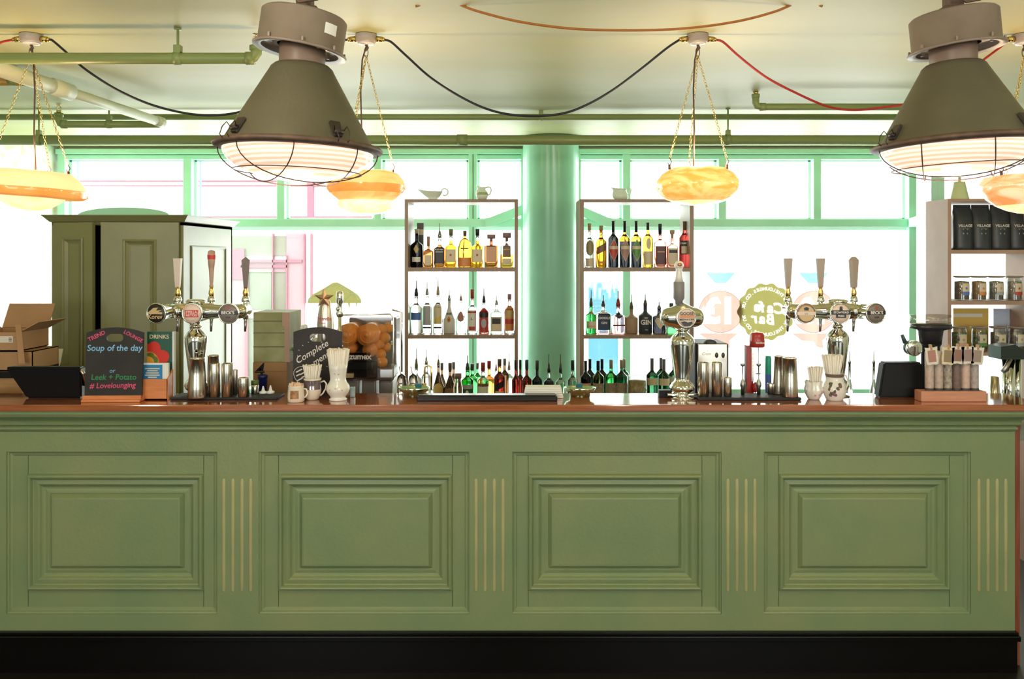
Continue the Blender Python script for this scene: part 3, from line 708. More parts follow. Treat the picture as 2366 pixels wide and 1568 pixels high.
carton('open cardboard box with raised flaps, topmost of the far left stack', -30, 80, 748, 790, .24, flaps=(('l', .1, 30), ('r', .10, 28), ('b', .13, 62)), base=zt_ + low + .001, extra=ex)
carton('white cardboard carton standing beside the green cupboard at far left', 84, 118, 752, 838, .16, flaps=(('b', .1, 70),), mat=PAPERW, zoff=.27, base=BT)
g = B(); zz = zk - .125
g.raw([(PX(a, zz), zz - d_, PZ(b_, zz)) for a, b_, d_ in ((35, 750, 0), (48, 750, 0), (66, 838, .03), (52, 838, .03))] + [(PX(a, zz), zz - d_ + .003, PZ(b_, zz)) for a, b_, d_ in ((35, 750, 0), (48, 750, 0), (66, 838, .03), (52, 838, .03))], [(0, 1, 2, 3), (7, 6, 5, 4), (0, 1, 5, 4), (1, 2, 6, 5), (2, 3, 7, 6), (3, 0, 4, 7)])
tag(g.build('cardboard_strip', CARD), 'loose strip of brown cardboard hanging down over the far left boxes', 'cardboard')

# ------------------------------------------------------------------ things on the bar top, left to right
def CP(px, z): return thing_loc(px, z)
def thing_loc(px, z): return (PX(px, z), z, CT)
def till(label, px, z, pts, dep, lean=0.):
    k = z / F; t = thing('till_screen', label, 'till screen', thing_loc(px, z))
    g = B(); top, bot = pts
    f = [(bot[0] * k, 0, 0), (bot[1] * k, 0, 0), (top[1] * k, -.0 + lean, top[2] * k), (top[0] * k, lean, top[2] * k)]
    bk = [(x * .96, y + dep, zz) for x, y, zz in f]
    g.raw(f + bk, [(0, 1, 2, 3), (7, 6, 5, 4), (0, 1, 5, 4), (1, 2, 6, 5), (2, 3, 7, 6), (3, 0, 4, 7)])
    bmesh.ops.bevel(g.bm, geom=g.bm.edges[:], offset=.007, segments=3, affect='EDGES'); g.build('casing', BLACK, t)
    g = B(); g.tube([(top[1] * k - .008, lean + .012, top[2] * k - .012), (top[1] * k + .004, lean + .015, top[2] * k - .03), (bot[1] * k + .002 + (top[1] - bot[1]) * k * .4, .015, top[2] * k * .4)], .008, 8)
    return t, g, k
t, g, k = till('black till screen seen from behind, at the left end of the bar', 108, 3.44, ((-88, 88, 74), (-48, 80)), .05, -.03)
g.build('silver_edge', STEEL, t)
# chalkboard menu
def chalkboard(label, px, z, w, h, hole, lean, rz, stand, texts, arcs=(), extra=None):
    k = z / F; t = thing('chalkboard_sign', label, 'chalkboard', thing_loc(px, z), rz)
    hw = w / 2 * k; H = h * k; sd = H * .93; b0 = stand * k * .35
    n = 16; out_, hol = [], []
    # outer outline and hole sampled with equal counts
    N_ = 48; hx, hz = 0, H - 24 * k; hr, hl = 9 * k, 19 * k
    for i in range(N_):
        a = 2 * pi * i / N_ + .02; c, s_ = cos(a), sin(a)
        hol.append((hx + hl * .55 * (1 if c > 0 else -1) + hr * c * 1., hz + hr * s_) if abs(c) > .15 else (hx + hl * .55 * c / .15 + hr * c, hz + hr * s_))
        # ray to the board outline
        best = None; tt = 1e9
        if c > 1e-6: tt = min(tt, (hw - hx) / c)
        if c < -1e-6: tt = min(tt, (-hw - hx) / c)
        if s_ < -1e-6: tt = min(tt, (b0 - hz) / s_)
        if s_ > 1e-6:
            # curved top: z = sd + (H-sd)*(1-(x/hw)^2)
            lo, hi = 0, 1
            for _ in range(30):
                m_ = (lo + hi) / 2; x_, z_ = hx + c * m_, hz + s_ * m_
                if z_ > sd + (H - sd) * (1 - (x_ / hw) ** 2): hi = m_
                else: lo = m_
            tt = min(tt, lo)
        out_.append((hx + c * tt, hz + s_ * tt))
    # snap nearest samples to the lower corners
    for cx_, cz_ in ((-hw, b0), (hw, b0), (-hw, sd), (hw, sd)):
        i = min(range(N_), key=lambda q: (out_[q][0] - cx_) ** 2 + (out_[q][1] - cz_) ** 2); out_[i] = (cx_, cz_)
    g = B(); g.plate_hole(out_, hol, -.004, .004); o = g.build('slate', CHALK, t, fixn=True); o.rotation_euler = (R(-lean), 0, 0)
    for txt, size, x_, y_, col, rot, kw in texts:
        g = B(); letter(g, txt, size * k, x_ * k, y_ * k, -.0046, rot=R(rot), **kw); g.build('chalk_writing', col, o)
    if extra: extra(o, k)
    if stand:
        g = B(); g.box((0, -.012, stand * k * .28), (w * k * 1.02, .014, stand * k * .56), .003); g.box((0, .014, stand * k * .28), (w * k * 1.02, .014, stand * k * .56), .003); g.box((0, 0, stand * k * .12), (w * k * 1.02, .06, stand * k * .24), .003)
        g.build('wooden_foot', OAKY, t)
    return t
pinkc = pbr('pink chalk', (.75, .10, .22), .8); bluec = pbr('blue chalk', (.25, .55, .85), .8); greenc = pbr('green chalk', (.04, .30, .10), .8); whitec = pbr('white chalk', (.75, .70, .66), .8); purp = pbr('faded purple chalk', (.06, .03, .08), .8)
kw = dict(shear=.15, bold=.002)
def ch1(o, k):
    g = B(); g.box2((-56 * k, -.0042, 26 * k), (56 * k, -.004, 27 * k)); g.build('rubbed_line', purp, o)
chalkboard('black chalkboard on a wooden foot reading Soup of the day', 262, 3.37, 131, 170, None, 4, R(1.5), 26,
    [('Soup of the day', 20, 0, 122, bluec, 0, dict(shear=.1, bold=.010)), ('or', 14, -4, 70, bluec, 0, kw), ('Leek + Potato', 18, 0, 55, greenc, 0, dict(shear=.1, bold=.006)), ('# Lovelounging', 17, -2, 36, pinkc, 1, dict(shear=.15, bold=.010)),
     ('TREND', 13, -42, 150, pinkc, 26, dict(bold=.02)), ('LOUNGE', 12, 42, 149, pinkc, -28, dict(bold=.02))])
def ch2(o, k):
    g = B(); random.seed(3)
    for i in range(16):
        a = i / 16 * 2 * pi; x_, z_ = (-6 + 40 * cos(a)) * k, (92 + 34 * sin(a)) * k
        g.box((x_, -.0046, z_), (.002, .0006, .005), rot=Matrix.Rotation(a, 3, 'Y'))
    g.build('chalk_dashes', whitec, o)
    g = B(); g.tube([((-34 + 20 * cos(a) * (1 - .12 * sin(2 * a))) * k, -.0048, (48 + 20 * sin(a)) * k) for a in [2 * pi * i / 28 for i in range(28)]], .0012, 5, closed=True)
    for dx, dz, l in ((-8, 10, 16), (2, 5, 18), (-10, 0, 10), (4, -3, 14), (-6, -10, 14)): g.box(((-34 + dx) * k, -.0048, (48 + dz) * k), (l * k, .0008, 3 * k), rot=Matrix.Rotation(R(-28), 3, 'Y'))
    g.build('chalk_badge', whitec, o)
    g = B()
    for dx, dz, r_ in ((34, 66, 7), (44, 60, 7), (38, 50, 6), (48, 70, 6)): g.cyl((dx * k, -.0046, dz * k), (dx * k, -.0052, dz * k), r_ * k, seg=14)
    g.build('pink_chalk_flower', pinkc, o)
chalkboard('black chalkboard reading Complete behind the white mugs of stirrers', 733, 3.50, 113, 158, None, 3, 0, 0,
    [('Complete', 21, -14, 100, whitec, 31, dict(shear=.3, bold=.006)), ('menu', 20, 8, 86, whitec, 33, dict(shear=.3, bold=.006))], extra=ch2)

# leaflet holder
z = 3.43; k = z / F
t = thing('leaflet_holder', 'orange wooden leaflet holder beside the soup chalkboard', 'leaflet holder', thing_loc(362, z))
g = B(); w = 33 * k
g.box2((-w, -.035, 0), (w, -.029, 48 * k)); g.box2((-w, .029, 0), (w, .035, 66 * k)); g.box2((-w, -.035, 0), (w, .035, .006))
for s_ in (-1, 1): g.prism([(-.035, 0), (.035, 0), (.035, 68 * k), (.02, 68 * k), (-.035, 48 * k)], s_ * w - .003, s_ * w + .003, M=Matrix.Rotation(pi / 2, 4, 'Z') @ Matrix.Diagonal((1, -1, 1, 1)))
g.build('holder_box', OAKY, t)
t = thing('drinks_menu', 'dark green drinks menu with a red flower standing in the leaflet holder', 'menu', (PX(364, z), z + .016, CT + .007))
B().box2((-28 * k, 0, 0), (30 * k, .004, 150 * k)).build('cover', pbr('dark green print', (.015, .09, .055), .4), t)
g = B(); letter(g, 'DRINKS', 13 * k, 0, 138 * k, -.0006, bold=.02); g.build('title_lettering', CREAMP, t)
def scal(cx_, cz_, r_, n_, amp, k, x0, z0, x1, z1):
    pts = []
    for i in range(72):
        a = 2 * pi * i / 72; rr = r_ * (1 + amp * abs(sin(n_ * a / 2))); pts.append((max(x0, min(x1, cx_ + rr * cos(a))) * k, max(z0, min(z1, cz_ + rr * sin(a))) * k))
    return pts
for j, (r_, am, c_) in enumerate(((42, .25, (.62, .03, .015)), (26, .0, (.65, .30, .04)), (22, .15, (.12, .16, .02)), (15, 0, (.75, .35, .03)))):
    g = B(); g.prism(scal(-26, 78, r_, 8, am, k, -27.5, 40, 29, 150), -.0008 - j * .0004, -.0004 - j * .0004); g.build('printed_flower', pbr('flower print %d' % j, c_, .5), t)
B().box2((30.5 * k, .0, 0), (34 * k, .02, 150 * k)).build('white_pages', PAPERW, t)
t = thing('leaflet', 'cream leaflet with a blue printed panel at the front of the leaflet holder', 'leaflet', (PX(364, z), z - .02, CT + .007))
B().box2((-32 * k, 0, 0), (30 * k, .012, 80 * k)).build('paper', PAPERW, t)
B().box2((-30 * k, -.0005, 30 * k), (16 * k, .0, 76 * k)).build('blue_panel', pbr('blue print', (.02, .22, .50), .5), t)
g = B()
for i, wd in enumerate((17, 12, 15, 17, 10)): g.box2(((-7 - wd) * k, -.001, (66 - i * 5) * k), ((-7 + wd) * k, -.0005, (68.5 - i * 5) * k))
g.build('print_lines', CREAMP, t)

# bar mats
def barmat(label, px0, px1, z0, z1, h):
    t = B(); a, c = PX(px0, z0), PX(px1, z0)
    t.box2((a, z0, CT + .0005), (c, z1, CT + h), .002); o = t.build('bar_mat', RUBBER); tag(o, label, 'bar mat'); return o
barmat('thin black rubber bar mat under the shakers at left', 393, 640, 3.40, 3.52, .010)
barmat('ribbed black rubber bar mat under the tins at right', 1614, 1852, 3.385, 3.50, .012)
o = B().box2((PX(963, 3.37), 3.37, CT + .0005), (PX(1288, 3.37), 3.43, CT + .02), .003).box2((PX(966, 3.37) , 3.375, CT + .02), (PX(1284, 3.37), 3.425, CT + .024), .001).build('drip_tray', pbr('black drip tray', (.012, .012, .012), .25))
tag(o, 'long low black drip tray at the middle of the bar', 'drip tray')
g = B()
for i in range(5): g.box((PX(1255, 3.49), 3.475, CT + .0005 + .009 * (i + .5)), (.165 - i * .004, .07, .0085), .0015)
tag(g.build('paper_stack', PAPERW), 'low pile of white folded papers lying behind the black drip tray', 'papers')

# lathe helpers for tins and shakers on the mat
MT = CT + .0105; MTR = CT + .0125
def tin(name, label, cat, px, z, pf, mat=STEEL, base=MT, group=None, seg=32, extra=None):
    k = z / F; t = thing(name, label, cat, (PX(px, z), z, base), 0, group)
    B().lathe([(max(1e-6, a * k), b_ * k) for a, b_ in pf], seg, cap=False).build('body', mat, t)
    if extra: extra(t, k)
    return t
def shaker(label, px, z, h, r0, r1, base=MT): return tin('cocktail_shaker', label, 'cocktail shaker', px, z, [(0, 0), (r0 * .97, 0), (r0, 2), (r0 + (r1 - r0) * .3, h * .3), (r0 + (r1 - r0) * .6, h * .58), (r1, h - 3), (r1 + 1.2, h - 2), (r1 + 1, h), (r1 - 1, h), (r1 - 1, h - 4), (r1 - 1.5, h * .5), (r0 - 2, 3), (0, 3)], base=base)
shaker('tall steel cocktail shaker tin at the left end of the left bar mat', 456, 3.40, 91, 22, 16)
shaker('steel shaker tin standing just behind the two left tall tumblers', 493, 3.48, 90, 15, 12)
def tumb(label, px, z, r, h, base=MT): return tin('steel_tumbler', label, 'tumbler', px, z, [(0, 0), (r - 1, 0), (r, 1), (r, h - 1), (r - .3, h), (r - 1.5, h), (r - 1.5, 3), (0, 3)], base=base)
tumb('tall plain steel tumbler next to the left shaker tin', 496, 3.42, 12.6, 77)
tumb('tall plain steel tumbler, right one of the left pair', 525, 3.42, 12.6, 77)
tumb('narrow steel tumbler half hidden between taller and shorter tins at left', 543, 3.47, 6, 58)
tumb('short steel tumbler at the right of the left bar mat', 563, 3.42, 13, 44)
t = tin('herb_jar', 'small clear jar of green herbs beside the short steel tumbler', 'jar', 589, 3.49, [(0, 0), (8, 0), (8.5, 1), (8.5, 22), (7, 24), (0, 24)], STEEL)
B().lathe([(8.8 * 3.49 / F, 21 * 3.49 / F), (8.8 * 3.49 / F, 31 * 3.49 / F), (1e-5, 31 * 3.49 / F)], 20).build('jar_top', pbr('herb green', (.10, .14, .04), .5), t)
t = tin('plastic_tub', 'small dark blue tub with a white rim behind the herb jar', 'tub', 607, 3.68, [(0, 0), (9, 0), (10, 62), (11.5, 63), (11.5, 66), (9, 66), (9, 60), (0, 58)], pbr('dark blue plastic', (.01, .012, .09), .3), base=BT + .05)
t.location.z = BT + .0; t.children[0].data.transform(Matrix.Scale(1.9, 4, (0, 0, 1)))
for px, ro in ((608, 0), (625, 0)):
    t = tin('squeeze_bottle', 'white nozzle topped squeeze bottle by the left bar mat, %s' % ('nearer the blue tub' if px < 620 else 'nearer the brown box'), 'bottle', px, 3.50, [(0, 0), (9, 0), (9, 4), (4, 6), (1.6, 16), (1, 17), (0, 17)], pbr('white plastic', (.8, .8, .78), .3))
    if px == 625: t.scale = (1, 1, 1.1)

# mug of sachets, jug of stirrers, vase of straws
def handle(g, pts, r, k): g.tube([(a * k, 0, b_ * k) for a, b_ in pts], r * k, 8)
z = 3.36; k = z / F
t = thing('sugar_mug', 'small cream printed mug full of brown sugar sachets in front of the chalkboard', 'mug', (PX(684, z), z, CT))
B().lathe([(a * k, b_ * k) for a, b_ in ((1e-6, 0), (17, 0), (19, 2), (19.5, 12), (18.5, 24), (17.5, 35), (18, 38), (17, 38), (16, 34), (1e-6, 30))], 32, cap=False).build('cup', CERAM, t)
g = B(); handle(g, [(17, 30), (24, 29), (27, 20), (23, 12), (18, 9)], 2, k); g.build('handle', CERAM, t)
g = B()
for i in range(6):
    a0, a1 = R(-118 + i * 10), R(-108 + i * 10); rr = 19.8 * k
    g.raw([(rr * cos(a0), rr * sin(a0), 9 * k), (rr * cos(a1), rr * sin(a1), 9 * k), (rr * .96 * cos(a1), rr * .96 * sin(a1), 28 * k), (rr * .96 * cos(a0), rr * .96 * sin(a0), 28 * k)], [(0, 1, 2, 3)])
g.build('brown_print', pbr('brown mug print', (.40, .19, .08), .4, var=.4, vscale=60), t)
g = B(); random.seed(5)
for i in range(16): g.box((random.uniform(-11, 11) * k, random.uniform(-9, 9) * k, random.uniform(36, 41) * k), (.020, .003, .014), rot=Matrix.Rotation(random.uniform(0, 3), 3, 'Z') @ Matrix.Rotation(random.uniform(-.5, .5), 3, 'Y'))
tag(g.build('sugar_sachets', pbr('buff sachet paper', (.78, .55, .36), .6)), 'buff sugar sachets heaped in the small printed mug', 'sachets', kind='stuff').location = (PX(684, z), z, CT)
def sticks(name, label, px, z, r0, r1, h0, h1, n, th, base=CT, sq=1.):
    k = z / F; g = B(); random.seed(n)
    for i in range(n):
        a = 2.4 * i; q = math.sqrt((i + .5) / n); x0, y0 = r0 * q * cos(a), r0 * q * sin(a); x1, y1 = r1 * q * cos(a + .05), r1 * q * sin(a + .05) * sq
        h = h1 + random.uniform(-2.5, 1.5); g.cyl((x0 * k, y0 * k, h0 * k), (x1 * k, y1 * k, h * k), th * k, seg=8)
    o = g.build(name, pbr('pale paper stick', (.88, .83, .74), .6)); o.location = (PX(px, z), z, base); tag(o, label, 'straws' if 'straw' in name else 'stirrers', kind='stuff'); return o
z = 3.41; k = z / F
t = thing('stirrer_jug', 'cream jug with a purple grey lustre band holding wooden stirrers', 'jug', (PX(722, z), z, CT))
B().lathe([(a * k, b_ * k) for a, b_ in ((1e-6, 0), (12, 0), (15, 3), (19, 14), (20.5, 24), (19.5, 36), (20, 47), (20.5, 50), (19, 50), (18, 40), (1e-6, 36))], 32, cap=False).build('jug_body', CERAM, t)
B().lathe([(a * k, b_ * k) for a, b_ in ((20.8, 25), (20.2, 30), (19.7, 36), (20.3, 46))], 32, cap=False).build('lustre_band', pbr('purple grey lustre', (.24, .19, .20), .12, metal=.6), t)
g = B(); handle(g, [(19, 40), (27, 43), (32, 37), (31, 26), (24, 14), (18, 9)], 2, k); g.build('handle', CERAM, t)
sticks('stirrer_bundle', 'bundle of pale stirrers standing in the lustre banded jug', 722, 3.41, 12, 21, 36, 80, 60, 1.9)
z = 3.40; k = z / F
t = thing('straw_vase', 'white footed china vase with faint flowers full of paper straws', 'vase', (PX(781, z), z, CT))
B().lathe([(a * k, b_ * k) for a, b_ in ((1e-6, 0), (20, 0), (21, 3), (17, 6), (18, 9), (25, 18), (27.5, 26), (26, 34), (20, 42), (18, 48), (18.5, 56), (20.5, 72), (22, 84), (20.5, 84), (18.5, 70), (1e-6, 48))], 40, cap=False).build('vase_body', WHITEC, t)
g = B()
for a, b_ in ((-60, 26), (-90, 30), (-120, 27), (-75, 62), (-100, 63)): 
    rr = (27.4 if b_ < 40 else 19.6) * k; c = (rr * cos(R(a)), rr * sin(R(a)), b_ * k); g.ball(c, .004, (1, .35, .7), 8, 6)
g.build('flower_print', pbr('faint pink print', (.65, .40, .36), .5), t)
sticks('straw_bundle', 'tight bundle of white paper straws in the footed vase', 781, 3.40, 15, 25, 50, 117, 80, 2.6)

# small glass block behind the vase
o = B().box((PX(815, 3.47), 3.47, CT + 12 * 3.47 / F), (.02, .02, 24 * 3.47 / F), .003).build('glass_block', pbr('bluish glass block', (.35, .45, .50), .1)); tag(o, 'small bluish glass ashtray block right of the straw vase', 'glass')

# chrome napkin dishes
for px, lb in ((957, 'left of the long drip tray'), (1340, 'right of the long drip tray')):
    z = 3.485; k = z / F; t = thing('chrome_dish', 'shallow chrome dish ' + lb, 'dish', (PX(px, z), z, CT), 0, 'shallow chrome dishes')
    g = B(); prof = [(1e-6, 11), (24, 12), (34, 20), (36, 22), (37, 21), (33, 13), (24, 9), (23, 0), (1e-6, 0)]
    g.lathe([(a * k, b_ * k) for a, b_ in prof], 40, cap=False, dy=.75); g.build('bowl', pbr('chrome with green reflection tint', (.62, .82, .66), .1, metal=1), t)  # green tint stands in for the ceiling reflected in the chrome
    B().box((-2 * k + (12 * k if px < 1000 else 0), .0, 25 * k), (15 * k, .02, 9 * k), .002).build('teal_sponge', pbr('teal sponge', (.01, .12, .17), .6), t)

# flower vase, box stack, juicer, star font, behind the bar
zk2 = 3.85
def pack(label, px0, px1, y0, y1, mat, dep, z, extra=None, base=BT):
    k = z / F; w = (px1 - px0) * k; top = PZ(y0, z); t = thing('storage_box', label, 'box', (PX((px0 + px1) / 2, z), z, base))
    B().box2((-w / 2, -dep / 2, 0), (w / 2, dep / 2, top - base), .002).build('box_body', mat, t)
    if extra: extra(t, w, top - base, dep, k)
    return top
def four(t, w, h, d, k):
    g = B(); letter(g, '4', 46 * k, -w * .32, h - 20 * k, -d / 2 - .0006, shear=.15, bold=.01); g.build('number', BLACK, t)
    B().box2((-w / 2, -d / 2 - .0008, h - 21 * k), (w / 2, -d / 2, h - 20 * k)).build('lid_edge', pbr('cardboard edge', (.22, .11, .05), .8), t)
top = pack('brown cardboard box marked 4 under the green painted box', 600, 677, 830, 0, pbr('brown box card', (.34, .19, .08), .75, var=.1, vscale=6), .2, zk2, four)
GB = pbr('mottled olive painted wood', (.24, .24, .10), .6, vscale=9, col2=(.36, .36, .18))
def gx(t, w, h, d, k):
    g = B(); 
    for fz_ in (.30, .58, .82): g.box2((-w / 2 - .001, -d / 2 - .001, h * fz_), (w * .38, -d / 2, h * fz_ + .003))
    g.build('plank_seam', pbr('dark seam', (.08, .07, .03), .8), t)
    g = B(); g.box2((w * .36, -d / 2 - .004, 0), (w * .5, -d / 2 + .002, h)); g.box2((w * .30, -d / 2 - .006, h * .72), (w * .48, -d / 2, h * .99)); g.build('pink_brown_strap', pbr('pinkish brown strap', (.42, .27, .20), .6), t)
pack('mottled olive green wooden box on top of the box marked 4', 601, 683, 718, 0, GB, .2, zk2, gx, base=top + .0005)

z = 3.75; k = z / F
t = thing('flower_vase', 'tall glass vase of white flowers behind the second chalkboard', 'vase', (PX(705, z), z, BT))
B().lathe([(.03, 0), (.034, .1), (.03, .22), (.036, .27)], 20, cap=False).build('vase_glass', CLEAR, t)
g = B(); random.seed(11)
for i in range(14): g.tube([(0, 0, .05), (random.uniform(-.02, .02), random.uniform(-.02, .02), .25), (random.uniform(-.06, .06), random.uniform(-.05, .05), random.uniform(.33, .43))], .002, 5)
for i in range(26):
    c = Vector((random.uniform(-.06, .06), random.uniform(-.05, .05), random.uniform(.26, .42))); a = random.uniform(0, 6); l = .03
    g.raw([c, c + Vector((cos(a) * l * .5 - sin(a) * .008, sin(a) * l * .5, .012)), c + Vector((cos(a) * l, sin(a) * l, .004)), c + Vector((cos(a) * l * .5 + sin(a) * .008, sin(a) * l * .5, .014))], [(0, 1, 2, 3)])
g.build('stems_and_leaves', pbr('leaf green', (.10, .22, .06), .5), t)
WF = pbr('white petals', (.85, .86, .78), .7)
for i in range(11):
    c = (random.uniform(-.055, .055), random.uniform(-.05, .0), random.uniform(.34, .46)); g = B()
    for j in range(7):
        a = j * .9; g.ball((c[0] + .009 * cos(a), c[1] + .009 * sin(a) * .6, c[2] + .007 * sin(a * 1.7)), .009, (1, .8, .8), 8, 6)
    g.build('white_flower', WF, t)

# star topped font
z = 3.64; k = z / F
t = thing('star_beer_font', 'tapered silver beer font topped by a copper star behind the second chalkboard', 'beer font', (PX(752, z), z, BT))
b0 = (PZ(913, z) - BT) / k
B().lathe([(a * k, (b_ + b0) * k) for a, b_ in ((20, .3 - b0), (17, 60), (17, 100), (18.5, 140), (19, 165), (17, 188), (13, 208), (10, 218), (1e-6, 222))], 36).build('font_body', pbr('satin silver', (.66, .60, .54), .28, metal=.9), t)
st = []
for i in range(10):
    a = pi / 2 + i * pi / 5; rr = (24 if i % 2 == 0 else 10.) * k; st.append((rr * cos(a) + 0 * k, rr * sin(a)))
g = B(); zc_ = (b0 + 225) * k
c1 = g.bm.verts.new((0, -.042, zc_)); c2 = g.bm.verts.new((0, -.010, zc_)); vv = [g.bm.verts.new((x_, -.026, zc_ + z_)) for x_, z_ in st]
for i in range(10): g.bm.faces.new((vv[i], vv[(i + 1) % 10], c1)); g.bm.faces.new((vv[(i + 1) % 10], vv[i], c2))
g.build('copper_star', pbr('copper star', (.62, .40, .26), .3, metal=.7), t)
g = B(); letter(g, 'Estrella', 11 * k, 2 * k, (b0 + 178) * k, -19.6 * k, bold=.015); letter(g, 'Damm', 6 * k, -3 * k, (b0 + 168) * k, -19.6 * k, bold=.015); g.build('red_lettering', pbr('red lettering', (.45, .05, .03), .4), t)
z = 3.72; k = z / F
t = thing('chrome_tap', 'slim chrome tap lever right of the copper star', 'tap', (PX(785, z), z, BT)); b0 = (PZ(913, z) - BT) / k
g = B(); g.cyl((0, 0, 0), (0, 0, (b0 + 190) * k), 4 * k); g.lathe([(a * k, (b_ + b0) * k) for a, b_ in ((1e-6, 178), (7, 182), (9, 190), (6, 198), (5, 210), (8, 214), (8, 236), (6, 240), (1e-6, 241))], 20); g.build('tap_body', CHROME, t)
B().ball((-3 * k, -7 * k, (b0 + 200) * k), 5 * k).build('tap_knob', CHROME, t)

# juicer
z = 3.95; k = z / F
t = thing('orange_juicer', 'orange juicing machine with a smoked clear cover and three grey legs', 'juicer', (PX(855, z), z, BT)); zz = lambda y: PZ(y, z) - BT; xx = lambda p: (p - 855) * k
g = B(); g.box2((xx(800), .06, zz(872)), (xx(912), .20, zz(735)), .01); g.box2((xx(788), -.10, zz(872)), (xx(914), .06, zz(843)), .012); g.build('rear_housing', pbr('grey machine', (.22, .20, .20), .3), t)
g = B(); g.box2((xx(800), -.115, zz(868)), (xx(880), -.095, zz(826)), .006); g.box2((xx(812), -.14, zz(846)), (xx(872), -.11, zz(828)), .005); g.build('juice_tray', BLACK, t)
g = B(); g.box2((xx(805), -.142, zz(863)), (xx(829), -.116, zz(853)), .003); g.build('brass_plate', pbr('pale brass plate', (.75, .62, .32), .3), t)
g = B(); letter(g, 'zumex', 18 * k, xx(846), zz(815), -.15, bold=.03); g.build('lettering', PAPERW, t)
B().box2((xx(812), -.1485, zz(823)), (xx(868), -.1465, zz(806))).build('name_bar', pane_mat('smoke strip', (.5, .45, .42), .05), t)
g = B(); ov = [(783 + 5, 872), (912, 872), (919, 865), (919, 728), (912, 720), (808, 722), (796, 732), (784, 765)]
P_ = [(xx(a), zz(b_)) for a, b_ in ov]; g.prism(P_, -.152, -.149)
n = len(P_); g.raw([(x_, -.15, z_) for x_, z_ in P_] + [(x_, .06, z_) for x_, z_ in P_], [(i, (i + 1) % n, n + (i + 1) % n, n + i) for i in range(1, n)])
g.build('smoked_cover', pane_mat('smoked acrylic', (.93, .91, .90), .07), t)
g = B(); g.tube([(xx(a), -.153, zz(b_)) for a, b_ in [(912, 872), (919, 865), (919, 728), (912, 720), (808, 722), (796, 732)]], .0035, 8); g.tube([(xx(927), .02, zz(860)), (xx(927), .02, zz(722)), (xx(905), .02, zz(716))], .005, 8)
for y_ in (740, 785, 835): g.box((xx(917), -.15, zz(y_)), (.012, .014, .02), .002)
g.build('chrome_frame', CHROME, t)
OR = pbr('orange roller plastic', (.95, .36, .07), .25)
for cx_, cy_, r_ in ((812, 768, 24), (858, 768, 24)):
    g = B(); g.cyl((xx(cx_), -.13, zz(cy_)), (xx(cx_ + 5), .05, zz(cy_)), r_ * k, seg=36); g.tube([((xx(cx_) + rr * k * cos(a)), -.133, zz(cy_) + rr * k * sin(a)) for a, rr in [(q * .5, 6 + q * 1.2) for q in range(14)]], .0025, 6); g.cyl((xx(cx_), -.138, zz(cy_)), (xx(cx_), -.13, zz(cy_)), .012, seg=16)
    g.build('squeezing_drum', OR, t)
g = B(); g.cyl((xx(815), -.10, zz(800)), (xx(815), .04, zz(800)), 15 * k, seg=24); g.cyl((xx(862), -.10, zz(803)), (xx(862), .04, zz(803)), 16 * k, seg=24); g.build('lower_drum', OR, t)
OF = pbr('orange peel', (.80, .30, .03), .45, bump=.2, bscale=300)
for i, (a, b_, y_) in enumerate(((884, 760, -.03), (893, 778, -.05), (880, 792, -.06), (892, 800, -.02), (884, 815, -.06), (888, 832, -.07), (897, 757, .0))):
    o = B().ball((0, 0, 0), .026, seg=20, rings=14).build('orange', OF); w_ = (PX(855, z) + xx(a), z + y_, BT + zz(b_)); o.location = w_
    tag(o, 'whole orange in the right hand feed of the juicer', 'orange', 'oranges inside the juicer')
g = B()
for a in (820, 858, 897): g.box2((xx(a - 17), -.06, 0), (xx(a + 15), .10, zz(872)), .008)
g.build('stand', pbr('grey stand metal', (.40, .37, .34), .35, metal=.6), t)

# ------------------------------------------------------------------ tap towers
RING = pbr('badge ring', (.78, .72, .64), .15, metal=.6)
COLP = [(1e-6, 0), (27, 0), (27, 2), (16, 5), (12, 8), (17, 12), (24, 18), (26, 26), (22, 34), (16, 40), (15, 46), (18, 66), (22, 100), (25, 124), (25.5, 134), (24, 140), (18, 148), (12, 153), (10, 157), (13, 159), (13, 162), (9, 165), (9, 176)]
def disc(t, x, y, h, r, ringm, face, art, turn=0):
    e = B(); M = Matrix.Translation((x, y, h)) @ Matrix.Rotation(R(turn), 4, 'Z') @ Matrix.Rotation(pi / 2, 4, 'X')
    e.lathe([(r * .55, -.10), (r * .8, -.03), (r, -.008), (r * 1.03, .0), (r * 1.02, .004), (r * .92, .005), (r * .92, .001)], 36, M, cap=False); o = e.build('tap_lens_housing', CHROME, t, fixn=False)
    e = B(); e.lathe([(r * .93, .002), (r * .9, .0045), (r * .5, .008), (1e-6, .009)], 36, M, cap=False); d = e.build('badge', face, o)
    for fn, m_ in art:
        g = B(); fn(g, r); a = g.build('badge_print', m_, o); a.matrix_local = Matrix.Translation((x, y, h)) @ Matrix.Rotation(R(turn), 4, 'Z') @ Matrix.Translation((0, -.0095, 0))
    return o
def T(txt, s_, cx_=0, cz_=0, **kw):
    def f(g, r): letter(g, txt, s_ * r, cx_ * r, cz_ * r, -.0012, **kw)
    return f
def BAR(x0, z0, x1, z1, y=-.0006):
    def f(g, r): g.raw([(a * r, y, b_ * r) for a, b_ in ((x0, z0), (x1, z0), (x1, z1), (x0, z1))], [(0, 1, 2, 3)])
    return f
def POLY(p, y=-.0006):
    def f(g, r): g.raw([(a * r, y, b_ * r) for a, b_ in p], [tuple(range(len(p)))])
    return f
BK = pbr('badge black', (.02, .016, .012), .35); WH = pbr('badge white', (.8, .75, .68), .4); RD = pbr('badge red', (.62, .04, .03), .4); GD = pbr('badge gold', (.62, .45, .22), .35); GR = pbr('badge grey', (.20, .17, .15), .3); PB = pbr('badge pinkish brown', (.42, .22, .16), .35); CR = pbr('badge cream', (.80, .62, .52), .3)
